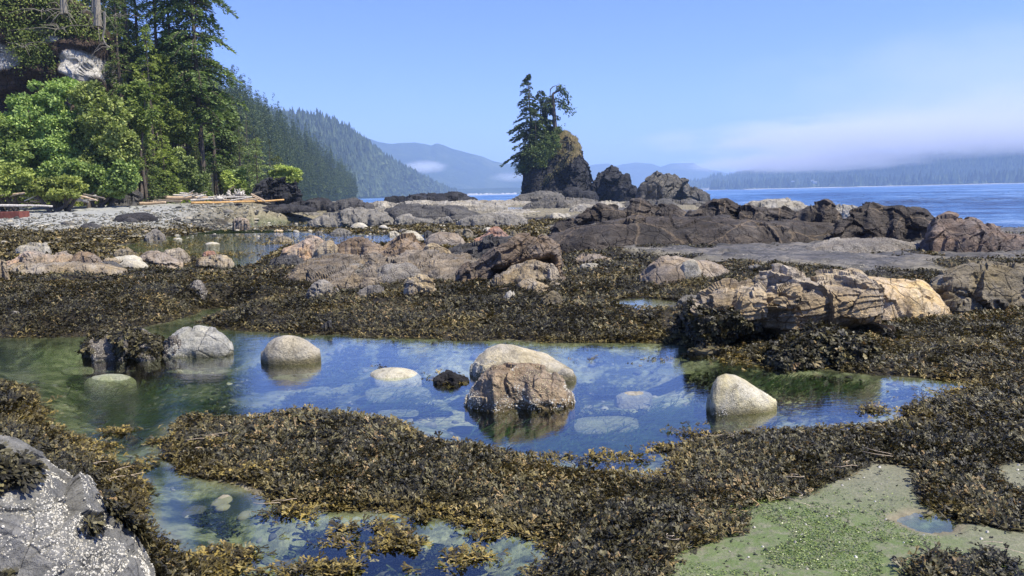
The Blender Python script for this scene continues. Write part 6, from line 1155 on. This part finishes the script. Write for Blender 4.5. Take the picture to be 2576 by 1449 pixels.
    # pale washed up strands
    A = Acc(); pts0 = [('V', 540, 1135), ('V', 520, 1150), ('V', 2140, 1195), ('V', 2200, 1165), ('V', 2000, 1225), ('V', 1290, 770), ('V', 1270, 785), ('V', 1700, 1405), ('V', 280, 1195), ('V', 320, 1215), ('V', 2000, 1300), ('V', 2500, 1420), ('V', 1850, 1120), ('V', 700, 1290)]
    for k, (t_, a, b) in enumerate(pts0):
        for _ in range(2):
            p = onz(a+r.normal(0, 20), b+r.normal(0, 10), .0); z = max(gz(p[0], p[1]), 0)+.055; an = r.uniform(0, 6.28); s = np.linspace(0, 1, 8); L_ = r.uniform(.05, .16); A.tube(np.stack([p[0]+s*L_*math.cos(an)+.02*np.sin(s*5+k), p[1]+s*L_*math.sin(an)+.02*np.cos(s*6), z+.01*np.sin(s*4)], 1), .0011, 4, .5, False)
    gs = N('bleached strand'); o = A.build('bleached_strands', gs.done(gs.bsdf(L(206, 186, 160), .7))); tag(o, 'thin bleached strands of dead weed on the rockweed', 'seaweed', None, 'stuff')
    # weed growing on the bottom of the pools
    n = 90000; x = r.uniform(-5, 4.5, n); y = r.uniform(3., 10., n); z, I = ground(x, y, True); nz_ = fbm(p2(x, y, 2.1, 4), 4, 101)+.25*fbm(p2(x, y, .7, 4), 2, 102); k = (z < -.06) & (nz_ > .09+.10*sst(-1.5, -.5, x)) & (np.abs(x) < .75*y+.5); x, y, z = x[k], y[k], z[k]; m = len(x)
    v, q, ra, ex = stamp(Tn, np.stack([x, y, z+.01+.05*r.random(m)], 1), rotm(r.uniform(0, 6.28, m), r.normal(.08, .15, m), r.normal(0, .3, m)), r.uniform(.7, 1.3, m), r.random(m), r.random(m)*.15)
    v[:, 2] = np.minimum(v[:, 2], -.025)
    gd = N('sunken weed'); o = mesh('sunken_seaweed', v, q, None, gd.done(gd.bsdf(gd.ramp(gd.attr('rnd'), [(0, L(14, 22, 10)), (.6, L(38, 50, 20)), (1, L(76, 84, 36))]), .6)), None, False, {'rnd': ra, 'gold': ex}); tag(o, 'dark green weed growing in patches on the bottom of the pools', 'seaweed', None, 'stuff')
    n = 2600; x = r.uniform(-5, 4.5, n); y = r.uniform(3., 10., n); z, I = ground(x, y, True); k = (z < -.02); x, y, z = x[k], y[k], z[k]; m = len(x)
    v, q, ra, _ = stamp(pebble_templates()[:4], np.stack([x, y, z], 1), rotm(r.uniform(0, 6.28, m), r.normal(0, .2, m), r.normal(0, .2, m)), r.lognormal(math.log(.022), .6, m), r.random(m)); o = mesh('pool_pebbles', v, q, None, bpy.data.materials['mixed pebbles'], None, True, {'rnd': ra}); tag(o, 'small stones scattered over the bottom of the pools', 'pebbles', None, 'stuff')
    # eelgrass under the surface
    A = Acc()
    for (vx, vy, rx, ry, n) in [(1600, 1110, 160, 40, 700), (1400, 1120, 140, 30, 350), (1000, 1000, 120, 35, 260), (860, 950, 120, 30, 160), (1660, 1040, 80, 30, 260), (300, 1060, 120, 60, 800), (400, 1010, 120, 40, 500), (250, 1000, 120, 40, 500), (2000, 960, 140, 30, 380), (2120, 980, 80, 25, 200), (1250, 1090, 100, 25, 160)]:
        for _ in range(n):
            p = onz(vx+r.normal(0, .5)*rx, vy+r.normal(0, .5)*ry, -.02); an = r.normal(.3, .5); s = np.linspace(0, 1, 5); L_ = r.uniform(.1, .3); w_ = .0035; c = np.stack([p[0]+s*L_*math.cos(an), p[1]+s*L_*math.sin(an)+.03*np.sin(s*3+an*9), -.03-.05*(1-s)+0*s], 1)
            sd_ = np.array([-math.sin(an), math.cos(an), 0])*w_; v = np.stack([c-sd_, c+sd_], 1).reshape(-1, 3); A.add(v, gridq(5, 2), None, r.random())
    ge = N('eelgrass'); o = A.build('eelgrass', ge.done(ge.bsdf(ge.ramp(ge.attr('rnd'), [(0, L(18, 34, 12)), (1, L(60, 84, 34))]), .5))); tag(o, 'thin green eelgrass blades trailing under the water', 'eelgrass', None, 'stuff')
# ------------------------------------------------------------------ fog and air
def build_air():
    def fog(name, label, vx, vy, D, rx, ry, dy, dens, col, kind, nsc=(3., 3., 2.)):
        nu, nv = 40, 24; a, b = np.meshgrid(np.linspace(0, 2*math.pi, nu), np.linspace(0, math.pi, nv), indexing='ij'); d = np.stack([np.cos(a)*np.sin(b), np.sin(a)*np.sin(b), np.cos(b)], -1).reshape(-1, 3)
        d[(np.arange(nu*nv)//nv) == nu-1] = d[:nv]; p = at(vx, vy, D); s = D/FV
        g = N(name+' vapour'); oc = g.n('VectorMath', {0: g.n('VectorMath', {0: g.pos(), 1: tuple(float(x) for x in p)}, operation='SUBTRACT').outputs[0], 1: (1/(rx*s), 1/dy, 1/(ry*s))}, operation='MULTIPLY').outputs[0]; r2 = g.n('VectorMath', {0: oc, 1: oc}, operation='DOT_PRODUCT').outputs['Value']
        nz = g.noise(g.maps(oc, nsc, (0, 0, 0), (vx*.01, 0, 0)), 1., 5, .62); fall = g.math('POWER', g.math('SUBTRACT', 1., r2, True), 1.3)
        dn = g.math('MULTIPLY', g.math('MULTIPLY', fall, g.ramp(g.math('ADD', nz, g.math('MULTIPLY', fall, .22)), [(.45, 0.), (.66, 1.)])), dens)
        vol = g.n('VolumePrincipled', {'Color': col, 'Density': dn, 'Anisotropy': .0}); g.set(g.out.inputs['Volume'], vol.outputs[0])
        o = mesh(name, d, gridq(nu, nv)[:, ::-1] if np.cross(d[nv+nv//2]-d[nv//2], d[nv//2+1]-d[nv//2])@d[nv//2] < 0 else gridq(nu, nv), None, g.m); o.location = [float(x) for x in p]; o.scale = (rx*s, dy, ry*s); tag(o, label, 'fog' if 'fog' in name else 'cloud', None, kind)
    FC = (.96, .95, 1, 1)
    fog('fog_bank', 'long pale lilac fog bank lying along the top of the far shore', 2450, 338, 3100, 900, 62, 700, .008, FC, 'stuff', (7., 2., 2.4))
    fog('fog_bank', 'thicker bank of lilac fog rising at the right above the far shore', 2750, 300, 3500, 800, 115, 700, .0034, FC, 'stuff', (6., 2., 2.6))
    fog('fog_bank', 'thin low tongue of fog at the left end of the fog bank', 2030, 408, 3400, 360, 30, 450, .008, FC, 'stuff', (6., 2., 2.2))
    fog('high_fog', 'thin veil of haze drifting above the fog bank', 2700, 230, 5200, 1000, 230, 1000, .0007, FC, 'stuff', (4., 2., 2.))
    fog('cloud', 'small white cloud lying before the hazy blue mountain', 1068, 420, 3600, 70, 20, 110, .012, (1, 1, 1, 1), None)
    fog('cloud', 'faint low cloud beside the tree topped stack at the foot of the mountain', 1290, 445, 3700, 70, 16, 110, .006, (1, 1, 1, 1), None)
    z0, z1 = -5, 420; x0, x1, y0, y1 = -9500, 12500, -60, 15000
    v = [(x0, y0, z0), (x1, y0, z0), (x1, y1, z0), (x0, y1, z0), (x0, y0, z1), (x1, y0, z1), (x1, y1, z1), (x0, y1, z1)]
    g = N('sea air'); vol = g.n('VolumePrincipled', {'Color': (.50, .70, 1, 1), 'Density': 1.9e-4, 'Anisotropy': 0.}); g.set(g.out.inputs['Volume'], vol.outputs[0])
    o = mesh('haze', v, [(0, 3, 2, 1), (4, 5, 6, 7), (0, 1, 5, 4), (1, 2, 6, 5), (2, 3, 7, 6), (3, 0, 4, 7)], None, g.m, None, False); tag(o, 'blue sea haze', None, None, 'stuff')
# ------------------------------------------------------------------ build everything
build_ground(); build_water(); build_far()
ROCKS = build_rocks(); build_cobbles()
VEG = build_vegetation(); cover_stack(ROCKS, VEG)
build_driftwood(VEG); build_weed(ROCKS); build_air()
